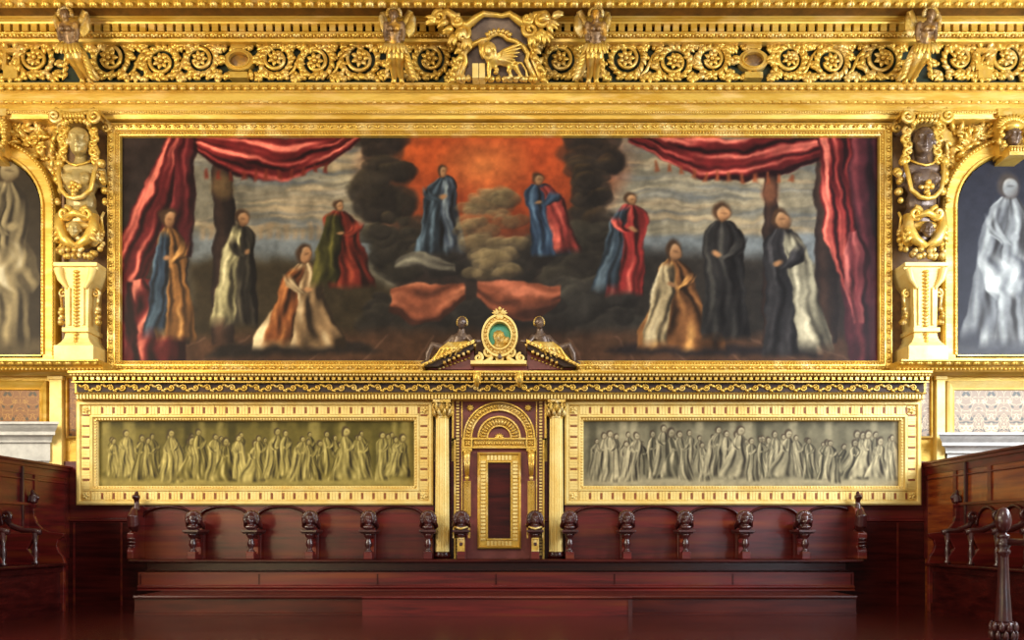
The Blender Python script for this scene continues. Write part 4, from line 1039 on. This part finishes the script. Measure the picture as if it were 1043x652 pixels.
MB().ring((c0.x,c0.z),21*k,12*k,-.108,-.09,0,PI,30).build('arch_inner_band',M['gold_old'],t)
o=MB()
for a,b_ in ((-29.5,415.5),(29.5,415.5)):
    c=f(a,b_); 
    o=MB()
    for q in range(8): an=2*PI*q/8; o.leaf((c.x,-.12,c.z),(math.cos(an),-.1,math.sin(an)),3.8*k,2.8*k,.018)
    o.ell((c.x,-.14,c.z),(1.3*k,.02,1.3*k)); o.build('rosette',M['gold'],t)
o=MB()
c=f(0,446)
for q in range(7): an=PI*(q+.0)/6; o.leaf((c.x,-.12,c.z),(math.cos(an),-.1,math.sin(an)+.05),5*k,2.8*k,.02)
o.build('rosette',M['gold'],t)
o=MB(); o.box(fx(-37),fx(37),-.17,-.09,fz(457),fz(455.4)); o.box(fx(-37),fx(37),-.17,-.09,fz(448),fz(446.4)); o.box(fx(-26),fx(26),-.13,-.09,fz(456),fz(447))
for a in (-32,32):
    o.frame(fx(a-5),fx(a+5),fz(457),fz(446.5),[(0,-.1),(0,-.18),(1.6*k,-.18),(2*k,-.14),(5*k,-.14)])
    for q in range(4): an=2*PI*q/4+.78; o.leaf((fx(a),-.15,fz(451.7)),(math.cos(an),-.1,math.sin(an)),3.6*k,2.2*k,.02)
x=-24
while x<25: o.leaf((fx(x),-.135,fz(454)),(0,-.1,1),5*k,2.2*k,.02); x+=2.7
o.build('arch_impost_bar',M['gold'],t)
o=MB()
for s in (-1,1):
    a=s*32.5
    o.tube([f(a,460,-.06),f(a,466,-.09),f(a,476,-.05),f(a,486,-.02)],[3.8*k,3.6*k,2.6*k,1.6*k],seg=10)
    spiral(o,f(a-.1,461,-.10),3*k,1.2,s,1.1*k); o.box(fx(a-5),fx(a+5),-.19,-.09,fz(460),fz(457.5))
    for q in range(3): o.tube([f(a+(q-1)*2.4,468,-.11),f(a+(q-1)*1.4,484,-.05)],.8*k,seg=6)
    o.leaf(f(a,485,-.05),(0,-.2,-1),6*k,5*k,.03)
o.build('scroll_consoles',M['gold'],t)
o=MB()
for s in (-1,1):
    a=s*32.5; o.frame(fx(a-3.4),fx(a+3.4),fz(526),fz(490),[(0,-.09),(0,-.13),(.8*k,-.13),(1*k,-.11),(3.4*k,-.11)])
    y=492.5
    while y<525: 
        c=f(a,y); o.ring((c.x,c.z),1.9*k,1.1*k,-.128,-.10,0,2*PI,10); y+=3.3
o.build('guilloche_strips',M['gold'],t)
o=MB(); o.frame(fx(-22),fx(22),fz(559),fz(461),[(0,-.09),(0,-.15),(1.4*k,-.165),(2.2*k,-.15),(2.6*k,-.12),(8.6*k,-.12),(8.9*k,-.145),(10.2*k,-.145),(10.8*k,-.10)])
pf=o.build('inner_panel_frame',M['gold'],t)
o=MB()
dents([(-16.4,551),(-16.4,469)],3.6,2.4,5,-.14,-.11); dents([(16.4,551),(16.4,469)],3.6,2.4,5,-.14,-.11); dents([(-13,466.4),(13,466.4)],3.6,2.4,5,-.14,-.11); dents([(-13,553.6),(13,553.6)],3.6,2.4,5,-.14,-.11)
o.build('reeding',M['gold_pale'],pf)
MB().box(fx(-12),fx(12),-.108,-.095,fz(549),fz(471)).build('inner_panel',M['wood_dark'],t)
# ---------- columns ----------
def column(cx,label):
    y=-.20; f,k=local(cx,y); t=thing('column',label,'column',(f(0,0).x,y,TZ),'gilded fluted columns beside the throne')
    r=7.2*k; top=f(0,426).z; bot=f(0,562).z; rows=[]; n=64
    for u in [i/10 for i in range(11)]:
        z=bot+(top-bot)*u; R=r*(1-.10*u**1.6); rows.append([(f(0,0).x+(R*(1-.09*max(0,math.cos(2*PI*j/n*16)))) *math.cos(2*PI*j/n),y+(R*(1-.09*max(0,math.cos(2*PI*j/n*16))))*math.sin(2*PI*j/n),z) for j in range(n)])
    MB().quadgrid(rows,closed=True,smooth=False,capa=True,capb=True).build('fluted_shaft',M['gold_pale'],t)
    b=MB().lathe((f(0,0).x,y,TZ),[(r*1.18,0),(r*1.18,.025),(r*1.22,.03),(r*1.22,.045),(r*1.05,.055),(r*1.12,.07),(r*1.0,.085),(r*.98,bot-TZ)])
    b.build('base',M['wood_dark'],t)
    c=MB().lathe((f(0,0).x,y,0),[(r*.88,f(0,427).z),(r*1.0,f(0,426).z),(r*.9,f(0,425).z),(r*.85,f(0,420).z),(r*1.1,f(0,412).z)])
    c.box(f(-9,0).x,f(9,0).x,y-9*k,-.02,f(0,411).z,f(0,408.3).z)
    for ring_,(z0,L,R) in enumerate(((425,9,.95),(421,9,1.0))):
        for q in range(10):
            a=2*PI*(q+.5*ring_)/10; c.leaf((f(0,0).x+R*r*math.cos(a),y+R*r*math.sin(a),f(0,z0).z),(math.cos(a)*.35,math.sin(a)*.35,1),L*k,4*k,.018,nrm=(math.cos(a),math.sin(a),.01))
    for sx in (-1,1): 
        spiral(c,(f(sx*7.2,0).x,y-8*k,f(0,413.5).z),2.6*k,1.2,sx,1*k,a0=PI/2)
    c.ell((f(0,0).x,y-9*k,f(0,410.5).z),(2*k,1.5*k,2*k))
    c.build('leafy_capital',M['gold_old'],t)
    MB().box(f(-8.6,0).x,f(8.6,0).x,-.10,-.004,TZ,f(0,408).z).build('dark_backing',M['wood_dark'],t)  # added dark board stands in for the black gaps beside the column
column(450.5,'gilded fluted column with leafy capital on the left of the throne back')
column(566.5,'gilded fluted column with leafy capital on the right of the throne back')

# ---------- broken pediment, its shield and reclining figures ----------
yP=-.42; f,k=local(510,yP)
zl=WZ(377.5,-.5)
t=thing('broken_pediment','gilded broken pediment with a reddish base block above the throne back','pediment',(f(0,0).x,-.35,zl))
def fx(a): return f(a,0).x
def fz(b): return f(0,b).z
m=MB()
for s in (-1,1):
    m=MB()
    pl=[(s*78,376),(s*27,352),(s*27,358),(s*64,376)]
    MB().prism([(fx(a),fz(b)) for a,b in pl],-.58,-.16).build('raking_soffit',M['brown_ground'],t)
    m.prism([(fx(a),fz(b)) for a,b in ((s*79,374.6),(s*26,349.8),(s*26,353),(s*79,377))],-.64,-.16)
    ra=m.build('raking_cornice',M['gold'],t)
m=MB()
for s in (-1,1):
    m.prism([(fx(a),fz(b)) for a,b in ((s*74,377),(s*27,356),(s*27,377))],-.46,-.16)
m.box(fx(-28),fx(28),-.46,-.16,zl,fz(373.5))
m.build('reddish_block',M['purple'],t)
m=MB()
for s in (-1,1):
    for q in range(8):
        u=(q+.5)/8; a=s*(30+u*38); b=360.3+u*17.0; 
        if b<374: m.box(fx(a-1.3),fx(a+1.3),-.60,-.45,fz(b+1.0),fz(b-1.1))
    for q in range(13):
        u=(q+.5)/13; m.ell((fx(s*(28+u*49)),-.645,fz(352.3+u*23)),(.016,.014,.014),seg=6,ring=4)
    for q in range(9): u=(q+.5)/9; m.ell((fx(s*(30+u*34)),-.465,fz(365+u*12)) ,(.02,.014,.014),seg=6,ring=4)
tag(m.build('raking_dentils',M['gold_old'],ra),kind='stuff')
MB().box(fx(-30),fx(26),-.60,-.16,fz(373.6),fz(370.2)).build('gilded_sill',M['gold_pale'],t)
for a in (486,529):
    g,k2=local(a,-.52); b=MB(); b.box(g(-3.6,0).x,g(3.6,0).x,-.56,-.42,g(0,390).z,g(0,378.6).z); b.tube([g(0,380,-.05),g(0,388,-.03),g(0,393,.04)],[3*k2,3.2*k2,1.6*k2],seg=8)
    b.build('bracket',M['gold'],t)
# oval shield
f,k=local(509,-.50)
t=thing('oval_shield','gilded oval shield with a teal field and lion relief, small crown on top','shield',(f(0,0).x,-.5,fz(370.2)))
m=MB()
c=f(0,343)
for r0,r1,a,b in ((18.4,16.6,-.58,-.44),(12.6,11.4,-.60,-.44)): m.ring((c.x,c.z),r0*k,r1*k,a,b,0,2*PI,40,k=1.18)
m.ring((c.x,c.z),17*k,12*k,-.545,-.44,0,2*PI,40,k=1.18)
for i in range(26): a=2*PI*i/26; m.ell((c.x+14.7*k*math.cos(a),-.56,c.z+14.7*1.18*k*math.sin(a)),(1.2*k,.02,1.2*k),seg=6,ring=4)
m.ell(f(0,324,-.05),(5*k,3*k,3*k)); m.ell(f(0,319.5,-.05),(3.6*k,2.6*k,2.6*k)); m.ell(f(0,315.5,-.05),(1.7*k,1.7*k,2*k))
for s in (-1,1):
    for q in range(3): m.leaf(f(s*1.5,322,-.06),(s*(.4+q*.5),-.2,1-.3*q),7*k,3*k,.03)
    spiral(m,f(s*11,360,-.04),5*k,1.4,-s,1.7*k,a0=PI/2); spiral(m,f(s*21.5,365,-.04),4.6*k,1.5,s,1.7*k,a0=PI/2)
    m.tube([f(s*6,358,-.03),f(s*9,366,-.04),f(s*15,369.5,-.04),f(s*24,370,-.03)],[1.8*k,2.4*k,2*k,1.4*k],seg=8)
m.box(f(-4,0).x,f(4,0).x,-.54,-.44,f(0,371).z,f(0,360).z)
m.build('scrolled_shield_frame',M['gold_pale'],t)
MB().ell((c.x,-.47,c.z),(11.8*k,.05,11.8*1.18*k),seg=32,ring=12).build('teal_field',M['teal'],t)
m=MB(); head(m,f(-1,343,-.05),11*k,yaw=-.3); m.ell(f(2,348,-.02),(8*k,3*k,6*k)); 
for i in range(10): a=2*PI*i/10; m.ell(f(-1+4.5*math.cos(a),343-4.5*math.sin(a),-.04),(1.8*k,1.8*k,1.8*k),seg=6,ring=4)
for q in range(4): m.leaf(f(3,349,-.03),(1,-.1,.9-.35*q),8.5*k,3*k,.02)
m.ell(f(0,353,-.01),(8.5*k,3*k,3.6*k)); m.build('lion_emblem',M['gold_old'],t,sculpt=.008,smooth_it=1)
m=MB().ell(f(0,364.5,-.07),(2.4*k,1.6*k,3.2*k)); m.build('dark_gem',M['bronze'],t)

def recline(s,label):
    f,k=local(510,-.52)
    g=lambda a,b,d=0: f(s*a,b,d)
    t=thing('reclining_figure',label,'statue',g(48,362),'reclining statues on the broken pediment')
    b=MB(); head(b,g(39,330,-.06),13.5*k,yaw=s*.5)
    b.tube([g(39.5,335,-.03),g(40,341,-.02)],[3.2*k,4.6*k])
    b.ell(g(40.5,344,-.02),(8.4*k,5*k,5*k)); b.tube([g(41,344,-.01),g(44,351,0),g(48,358,0)],[7*k,6.2*k,7*k],seg=12)
    b.tube([g(33.5,343,-.02),g(29,349,-.06),g(24,349.5,-.09),g(20.5,348.5,-.07)],[3.2*k,2.7*k,2.3*k,1.8*k],seg=8)
    b.tube([g(47.5,343,.0),g(53.5,349,-.02),g(60,354.5,-.05)],[3.2*k,2.6*k,2*k],seg=8)
    b.tube([g(50,359,-.03),g(60,356,-.06),g(69,353,-.07),g(73,361,-.06),g(74.5,369,-.05)],[6*k,4.8*k,4*k,3.3*k,2.3*k],seg=10)
    b.tube([g(74.5,369.5,-.05),g(80,372,-.1)],[2.2*k,1.7*k])
    b.tube([g(51,361,.03),g(62,362,.0),g(70,366,.0),g(79,372,-.02)],[5*k,4.2*k,3.2*k,2*k],seg=9)
    b.build('body',M['bronze'],t,sculpt=.009,smooth_it=1)
    h=MB()
    for q in range(10): a=-.3+(PI+.6)*q/9; h.ell(g(39+4.4*math.cos(a),329.5-4.6*math.sin(a),-.04),(1.9*k,3.6*k,1.9*k),seg=7,ring=5)
    h.ell(g(39.6,328.8,.0),(5.2*k,4.5*k,5*k),seg=10,ring=7); h.build('hair',M['gold_old'],t)
    d=MB()
    d.ell(g(46,356,-.05),(8*k,5*k,4.6*k)); d.tube([g(25,352,-.02),g(34,351,-.05),g(44,354,-.07),g(55,358,-.08),g(64,364,-.07),g(72,371,-.05)],[2*k,3*k,4.4*k,4.4*k,3.2*k,1.8*k],seg=10,flat=.8)
    for q in range(5): d.tube([g(40+q*3,350,-.08),g(44+q*4,357,-.12),g(46+q*5.5,364+q*1.2,-.08)],[1.2*k,1.4*k,1*k],seg=6)
    d.build('gilded_drapery',M['gold'],t,sculpt=.009,smooth_it=1)
recline(-1,'dark reclining statue with gilded drapery on the left slope of the broken pediment')
recline(1,'dark reclining statue with gilded drapery on the right slope of the broken pediment')

# ---------- stalls along the back wall ----------
YB=-.10
def stall_range(label,x0,x1,centers,arms,end,grp):
    t=thing('stall_range',label,'choir stalls',((x0+x1)/2,YB,TZ),grp)
    zt=WZ(515.2,-.14)
    m=MB().box(x0,x1,-.10,-.055,TZ,zt); zz=WZ(523,YB); m.box(x0,x1,-.106,-.09,zz-.004,zz+.004)
    m.build('back_panel',M['wood'],t)
    # spandrel board pierced by arches
    m=MB(); rr=27.6*K(-.14); h=(532-516)*K(-.14); zs_=WZ(532,-.14)
    cs=[WX(c,-.14) for c in centers]
    N=200
    rows=[]
    for i in range(N+1):
        x=x0+(x1-x0)*i/N; z=zs_-.0
        for c in cs:
            if abs(x-c)<rr: z=zs_+h*(1-abs((x-c)/rr)**2.4)**.5
        if not any(abs(x-c)<rr for c in cs): z=zs_-.12
        z=min(z,zt-.01)
        rows.append([(x,-.10,zt),(x,-.135,zt),(x,-.135,z),(x,-.10,z)])
    m.quadgrid(rows,closed=True,smooth=False,capa=True,capb=True); m.build('arched_board',M['wood'],t)
    for c in cs:
        pts=[]; 
        for i in range(25):
            u=-1+2*i/24; pts.append((c+rr*u,-.14,zs_+h*(max(0,1-abs(u)**2.4))**.5))
        am=MB().tube(pts,.018,seg=8); am.build('arch_moulding',M['wood_dark'],t)
    return t
PR={}
def armrest(t,x,gilt=False):
    o=Vector((x,-.14,TZ)); key='g' if gilt else 'w'
    if key in PR: return dup_part(PR[key],t,o)
    k=K(-.42)
    Zb=0; zA=(570-543.5)*k
    m=MB().prismx([(-.0,0),(-.16,0),(-.15,zA*.45),(-.17,zA*.62),(-.13,zA*.78),(-.22,zA*.97),(-.0,zA*.97)],-.035,.035)
    m.box(-.045,.045,-.06,.0,0,zA*1.45); m.box(-.05,.05,-.385,-.27,0,.09); m.box(-.042,.042,-.375,-.15,0,.06)
    p=m.xf(lambda v:v+o).build('armrest',M['wood'],t,origin=o,bevel=.006)
    m=MB(); m.box(-.085,.085,-.40,-.02,zA*.97,zA*1.02); m.box(-.10,.10,-.42,-.03,zA*1.02,zA*1.12)
    m.xf(lambda v:v+o).build('arm_board',M['wood_carved'],p,bevel=.007)
    m=MB().lathe((0,-.33,0),[(.045,.09),(.045,.10),(.028,.115),(.024,.13),(.044,.165),(.046,.19),(.03,.235),(.028,.25),(.05,.275),(.055,.29),(.06,zA*.97)],seg=14)
    m.xf(lambda v:v+o).build('baluster',M['wood_carved'],p)
    m=MB(); hz=zA*1.12; 
    head(m,(0,-.33,hz+.125),.17,pitch=.1); m.tube([(0,-.27,hz),(0,-.29,hz+.09)],[.06,.05]); m.ell((0,-.25,hz+.06),(.075,.09,.07)); m.ell((0,-.36,hz+.03),(.07,.05,.035))
    for q in range(13): a=-.5+(PI+1)*q/12; m.ell((.082*math.cos(a),-.30,hz+.13+.085*math.sin(a)),(.028,.045,.028),seg=7,ring=5)
    for s in (-1,1): m.tube([(s*.075,-.30,hz+.10),(s*.09,-.24,hz+.05),(s*.07,-.15,hz+.02)],[.03,.032,.02],seg=7)
    m.xf(lambda v:v+o).build('carved_head',M['wood_carved'],p,sculpt=.008,smooth_it=1)
    if gilt:
        m=MB().frame(-.045,.045,.095,.26,[(0,-.36),(0,-.385),(.014,-.385),(.018,-.37),(.045,-.37)]); m.tube([(-.08,-.39,hz+.035),(0,-.43,hz+.01),(.08,-.39,hz+.035)],[.012,.016,.012]); m.box(-.1,-.085,-.36,-.05,zA*.8,zA*1.2); m.box(.085,.1,-.36,-.05,zA*.8,zA*1.2)
        m.xf(lambda v:v+o).build('gilt_trim',M['gold_old'],p)
    PR[key]=p; return p
def endarm(t,x,s):
    # tall shaped end panel with a small carved finial
    k=K(-.3); zf=lambda py: WZ(py,-.3)
    pl=[(-.09,TZ),(-.44,TZ),(-.44,zf(561)),(-.40,zf(557)),(-.44,zf(548)),(-.44,zf(543)),(-.30,zf(540)),(-.36,zf(534)),(-.38,zf(526)),(-.34,zf(518)),(-.24,zf(515)),(-.20,zf(515.2)),(-.09,zf(515.2))]
    p=MB().prismx(pl,x-.06,x+.02 if s<0 else x+.06).build('end_panel',M['wood'],t,bevel=.012)
    m=MB(); m.tube([(x,-.36,zf(519)),(x,-.40,zf(526)),(x,-.38,zf(535)),(x,-.33,zf(541))],[.03,.07,.075,.04],seg=10)
    m.tube([(x,-.30,zf(520)),(x,-.29,zf(512)),(x,-.30,zf(508))],[.05,.03,.035],seg=9); m.ell((x,-.31,zf(506.5)),(.05,.06,.045)); m.ell((x,-.35,zf(506)),(.025,.04,.025)); m.ell((x,-.29,zf(503)),(.025,.03,.035))
    m.build('scroll_finial',M['wood_carved'],p,sculpt=.009,smooth_it=1)
    m=MB()
    for z in (549,552.5,556): m.ell((x,-.44,zf(z)),(.055,.02,.018))
    m.build('carved_bosses',M['wood_carved'],p)
yA=-.42
L0,L1=WX(134,-.2),WX(441.5,-.14); R0,R1=WX(575.5,-.14),WX(880,-.2)
ax=lambda p: WX(p,yA)
tl=stall_range('left half of the carved wall stalls, under the olive monochrome painting',L0,L1,(171,228,287,346,406),0,0,'wall stalls')
for px in (198,257,316.5,376,436.5): armrest(tl,ax(px)-.0)
endarm(tl,WX(139,-.3),-1)
tr=stall_range('right half of the carved wall stalls, under the grey-tan monochrome painting',R0,R1,(609,667,727,788,846),0,0,'wall stalls')
for px in (580,638,697.5,758,818.5): armrest(tr,ax(px))
endarm(tr,WX(874,-.3),1)
for px,w in ((470,'left'),(545,'right')):
    armrest(THR,ax(px),True)
# dark strip of wall between the stalls and the throne back, seat, base and steps
B0,B1=WX(131,-.55),WX(879,-.55)
t=thing('bench_seat','long dark wooden bench seat running under all the wall stalls and the throne','bench',((B0+B1)/2,-.3,.93),)
m=MB().mold(B0,B1,[(-.55,TZ-.001),(-.565,TZ-.012),(-.565,TZ-.03),(-.55,TZ-.04),(-.53,TZ-.045)],back=-.055); m.build('seat_board',M['wood_dark'],t)
zf=lambda py,y: WZ(py,y)
m=MB().mold(B0+.06,B1-.06,[(-.16,TZ-.046),(-.16,zf(582,-.4)),(-.42,zf(583,-.42)),(-.42,zf(596,-.42)),(-.45,zf(597,-.45)),(-.45,zf(598.5,-.45)),(-.43,zf(599.5,-.43)),(-.455,zf(600.5,-.455)),(-.455,.931)],back=-.055)
m.build('front_panel',M['wood'],t)
m=MB()
for x in [B0+.09+(B1-B0-.18)*i/6 for i in range(7)]: m.box(x-.008,x+.008,-.428,-.40,zf(595.5,-.42),zf(584.5,-.42))
m.build('panel_joint_battens',M['wood_dark'],t)
SY=-1.30
m=MB().mold(WX(137,SY),WX(872,SY),[(SY-.03,.93),(SY-.035,.915),(SY-.03,.90),(SY,.892),(SY,FLZ+.02),(SY-.012,FLZ+.015),(SY-.012,FLZ)],back=-.06)
tag(m.build('footboard_platform',M['wood_step']),'low dark wooden platform running along the foot of the wall bench','platform')
SY2=-1.50
m=MB().mold(WX(369,SY2),WX(644,SY2),[(SY2-.02,.935),(SY2-.025,.925),(SY2-.02,.912),(SY2,.905),(SY2,FLZ)],r0=1 if False else 0,back=SY-.04)
b=tag(m.build('foot_step',M['wood']),'wide reddish wooden step block in front of the throne, bottom centre','step')
m=MB().box(WX(644,SY2)-.045,WX(644,SY2)+.0,SY2-.012,SY2+.04,FLZ,.90); m.build('corner_post',M['wood_carved'],b)
# ---------- side stalls ----------
def side_stalls(s,Xb,Xf,y_end,ys,label,mt):
    # s: -1 left, +1 right ; Xb = panelling plane, Xf = seat edge
    t=thing('side_stalls',label,'choir stalls',((Xb+Xf)/2,-2.2,FLZ),'side stalls')
    Y0,Y1=-.06,-3.6; zt=WZ(478 if s<0 else 474,0)
    m=MB().box(min(Xb,Xb+s*.08),max(Xb,Xb+s*.08),Y1,Y0,FLZ,zt)
    m.build('tall_back_panel',mt,t)
    m=MB(); a,b=sorted((Xb-s*.03,Xb+s*.10)); m.box(a,b,Y1,Y0,zt-.045,zt+.0); a,b=sorted((Xb-s*.045,Xb+s*.11)); m.box(a,b,Y1,Y0,zt,zt+.03); 
    a,b=sorted((Xb-s*.015,Xb)); m.box(a,b,Y1,Y0,zt-.20,zt-.18)
    m.build('top_rail',M['wood'],t,bevel=.006)
    m=MB()
    yy=Y0-.02
    for w in (.0,.72,1.46,2.2,2.9):
        a,b=sorted((Xb-s*.014,Xb)); y=Y0-w
        m.box(a,b,y-.07,y,FLZ+.6,zt-.131)
    a,b=sorted((Xb-s*.014,Xb)); m.box(a,b,Y1,Y0,zt-.13,zt-.04)
    m.build('panel_stiles',M['wood'],t)
    m=MB(); a,b=sorted((Xb-s*.04,Xb)); yst=-1.12 if s<0 else -1.08
    m.box(a,b,yst-.018,yst+.018,TZ,zt-.05); m.build('narrow_upright',M['wood_carved'],t,bevel=.008)
    zs_=1.285
    # seat
    a,b=sorted((Xf-s*.03,Xb)); m=MB().box(a,b,Y1,y_end,zs_-.035,zs_); m.build('seat_board',M['wood_dark'],t,bevel=.01)
    a,b=sorted((Xf+s*.04,Xb)); m=MB().box(a,b,Y1,y_end-.03,FLZ,zs_-.035); a,b=sorted((Xf+s*.02,Xb)); m.box(a,b,Y1,y_end-.02,FLZ,FLZ+.10); m.box(a,b,Y1,y_end-.02,zs_-.10,zs_-.036)
    m.build('front_panel',M['wood_dark'],t)
    # shaped end panel seen from the room
    D=abs(Xb-Xf); P=lambda u: Xb-s*u*D
    zq=lambda py: WZ(py,y_end)
    pl=[(0,FLZ),(1.0,FLZ),(1.0,zs_-.03),(1.03,zs_-.03),(1.03,zs_),(.97,zq(567)),(.86,zq(562)),(.80,zq(556)),(.84,zq(550)),(.98,zq(547)),(1.0,zq(543.5)),(.62,zq(542)),(.40,zq(539)),(.25,zq(533)),(.18,zq(526)),(.17,zq(518)),(.22,zq(514)),(.14,zq(510)),(0,zq(510))]
    e=MB().prism([(P(u),z) for u,z in pl],y_end-.05,y_end).build('end_panel',M['wood'],t,bevel=.008)
    m=MB(); m.ell((P(.16),y_end-.03,zq(506)),(.05,.05,.055)); m.ell((P(.24),y_end-.03,zq(507)),(.035,.03,.03)); m.tube([(P(.12),y_end-.03,zq(512)),(P(.14),y_end-.03,zq(505))],[.06,.05]); m.ell((P(.12),y_end-.03,zq(502)),(.025,.03,.04))
    m.build('carved_finial',M['wood_carved'],e,sculpt=.01,smooth_it=1)
    # low stall back with arches
    zb=zq(515); a,b=sorted((Xb-s*.05,Xb)); m=MB().box(a,b,Y1,y_end-.05,zb,zb+.03); m.box(*sorted((Xb-s*.02,Xb)),Y1,y_end-.05,zs_,zb)
    m.build('stall_back',M['wood'],t)
    for i in range(len(ys)-1):
        c=(ys[i]+ys[i+1])/2; r=abs(ys[i]-ys[i+1])/2-.04
        m=MB().tube([(Xb-s*.035,c+r*math.cos(PI*q/20),zb-.24+.20*math.sin(PI*q/20)) for q in range(21)],.016,seg=7); m.tube([(Xb-s*.035,c+r*q,zb-.24) for q in (-1,-1)],.016) if False else None
        m.build('arch_moulding',M['wood_carved'],t)
    proto=None
    for y in ys:
        o=Vector((Xb,y,zs_))
        if proto is None:
            h=zq(543)-zs_
            def Q(u,z): return (Xb-s*u*D, z)
            m=MB().prism([Q(0,zs_),Q(.94,zs_),Q(.90,zs_+h*.25),Q(.72,zs_+h*.5),Q(.86,zs_+h*.8),Q(.9,zs_+h),Q(0,zs_+h)],y-.03,y+.03)
            p=m.build('armrest',M['wood'],t,origin=o,bevel=.006)
            m=MB().tube([(P(1.06),y,zs_+h+.005),(P(.9),y,zs_+h+.015),(P(.6),y,zs_+h+.025),(P(.3),y,zs_+h+.07),(P(.12),y,zs_+h+.15)],[.03,.036,.034,.034,.03],seg=10,flat=.7)
            spiral(m,(P(.14),y,zs_+h+.19),.055,1.3,-s,.024,a0=-PI/2)
            m.build('curved_arm',M['wood_carved'],p)
            m=MB().lathe((P(.9),y,zs_),[(.035,0),(.04,.02),(.022,.05),(.034,.12),(.03,.17),(.022,.21),(.036,h)],seg=12); m.build('baluster',M['wood_carved'],p)
            proto=p
        else: dup_part(proto,t,o)
side_stalls(-1,-5.62,-5.20,-.93,(-1.50,-2.10,-2.70),'dark carved side stalls with tall reddish back panelling at the left edge',M['wood'])
side_stalls(1,5.23,4.85,-.90,(-1.30,-1.80,-2.30,-2.80),'carved side stalls with tall warm brown back panelling at the right edge',M['wood_warm_lit'])
# ---------- barrier post ----------
y=-4.5; f,k=local(1022,y); X=f(0,0).x
t=thing('barrier_post','turned dark wooden post with an egg finial and two handrails at the right edge','post',(X,y,FLZ))
Zc=lambda py:f(0,py).z
MB().lathe((X,y,0),[(.001,Zc(517)),(3*k,Zc(517.6)),(5*k,Zc(520)),(7*k,Zc(525)),(7.6*k,Zc(530)),(7.2*k,Zc(535)),(5*k,Zc(540)),(3*k,Zc(542.5))],seg=24).build('egg_finial',M['wood_carved'],t)
m=MB().lathe((X,y,0),[(3*k,Zc(542.5)),(3*k,Zc(544)),(6*k,Zc(545)),(6*k,Zc(547)),(4.4*k,Zc(549)),(6.5*k,Zc(552)),(7*k,Zc(556)),(5.2*k,Zc(559)),(6.8*k,Zc(561)),(6.8*k,Zc(563)),(5.4*k,Zc(565)),(4.8*k,Zc(568)),(6*k,Zc(600)),(8.2*k,Zc(632)),(8.2*k,Zc(634))],seg=8)
m.build('turned_shaft',M['wood_carved'],t)
m=MB().lathe((X,y,0),[(9.5*k,Zc(634)),(10*k,Zc(637)),(9*k,Zc(640)),(9.4*k,FLZ+.05),(12*k,FLZ+.03),(12*k,FLZ)],seg=16)
for ring_ in range(2):
    for q in range(10): a=2*PI*q/10+ring_*.3; m.leaf((X+9*k*math.cos(a),y+9*k*math.sin(a),Zc(650)+ring_*.06-.02),(math.cos(a)*.2,math.sin(a)*.2,1),.09,.05,.02,nrm=(math.cos(a),math.sin(a),.01))
m.build('carved_foot',M['wood_carved'],t)
MB().tube([(X+.03,y,Zc(553)),(X+.5,y+.15,Zc(553)),(X+1.6,y+.5,Zc(553))],.022,seg=10).build('handrail',M['wood_carved'],t)
MB().tube([(X+.02,y,Zc(552)),(X+.35,y-.9,Zc(552)-.01),(X+.8,y-2.2,Zc(552)-.02)],.028,seg=10).build('handrail',M['wood_carved'],t)
# ---------- camera, world, lights ----------
cam=bpy.data.cameras.new('camera'); co_=bpy.data.objects.new('camera',cam); COL.objects.link(co_)
co_.location=(0,-CAMD,EYE); co_.rotation_euler=(PI/2,0,0)
cam.sensor_width=36; cam.lens=F/1043*36; cam.shift_y=(HOR-326)/1043; cam.shift_x=0; cam.clip_end=60
bpy.context.scene.camera=co_
wd=bpy.data.worlds.new('room_light'); bpy.context.scene.world=wd; wd.use_nodes=True; nt=wd.node_tree
bg=nt.nodes['Background']; bg.inputs['Color'].default_value=(1.0,.93,.82,1); bg.inputs['Strength'].default_value=.52
def area(name,loc,target,sx,sy,power,col):
    l=bpy.data.lights.new(name,'AREA'); l.shape='RECTANGLE'; l.size=sx; l.size_y=sy; l.energy=power; l.color=col
    o=bpy.data.objects.new(name,l); COL.objects.link(o); o.location=loc
    o.rotation_euler=(Vector(target)-Vector(loc)).to_track_quat('-Z','Y').to_euler(); return o
for y in (-4.2,-7.6):
    area('window_light_right',(8.0,y,5.0),(0,-1,3.6),1.4,2.6,360,(.84,.92,1.0))
    area('window_light_left',(-8.0,y,5.0),(0,-1,3.6),1.2,2.4,270,(1.0,.90,.70))
area('window_light_near_right',(8.1,-2.6,4.8),(5.6,0,3.7),1.0,2.2,110,(.82,.91,1.0))
area('far_window_light_left',(-6.8,-13.0,1.9),(-2.5,0,1.8),3.6,1.4,95,(1.0,.80,.42))
area('far_window_light_right',(6.8,-13.0,1.6),(2.5,0,1.6),3.2,1.0,45,(.80,.86,1.0))
area('hall_lamp_light',(0,-9.5,7.2),(0,0,5),3,1.0,240,(1.0,.90,.70))
sc=bpy.context.scene
sc.view_settings.view_transform='Standard'; sc.view_settings.look='None'; sc.view_settings.exposure=0; sc.view_settings.gamma=1
sc.view_settings.use_curve_mapping=False
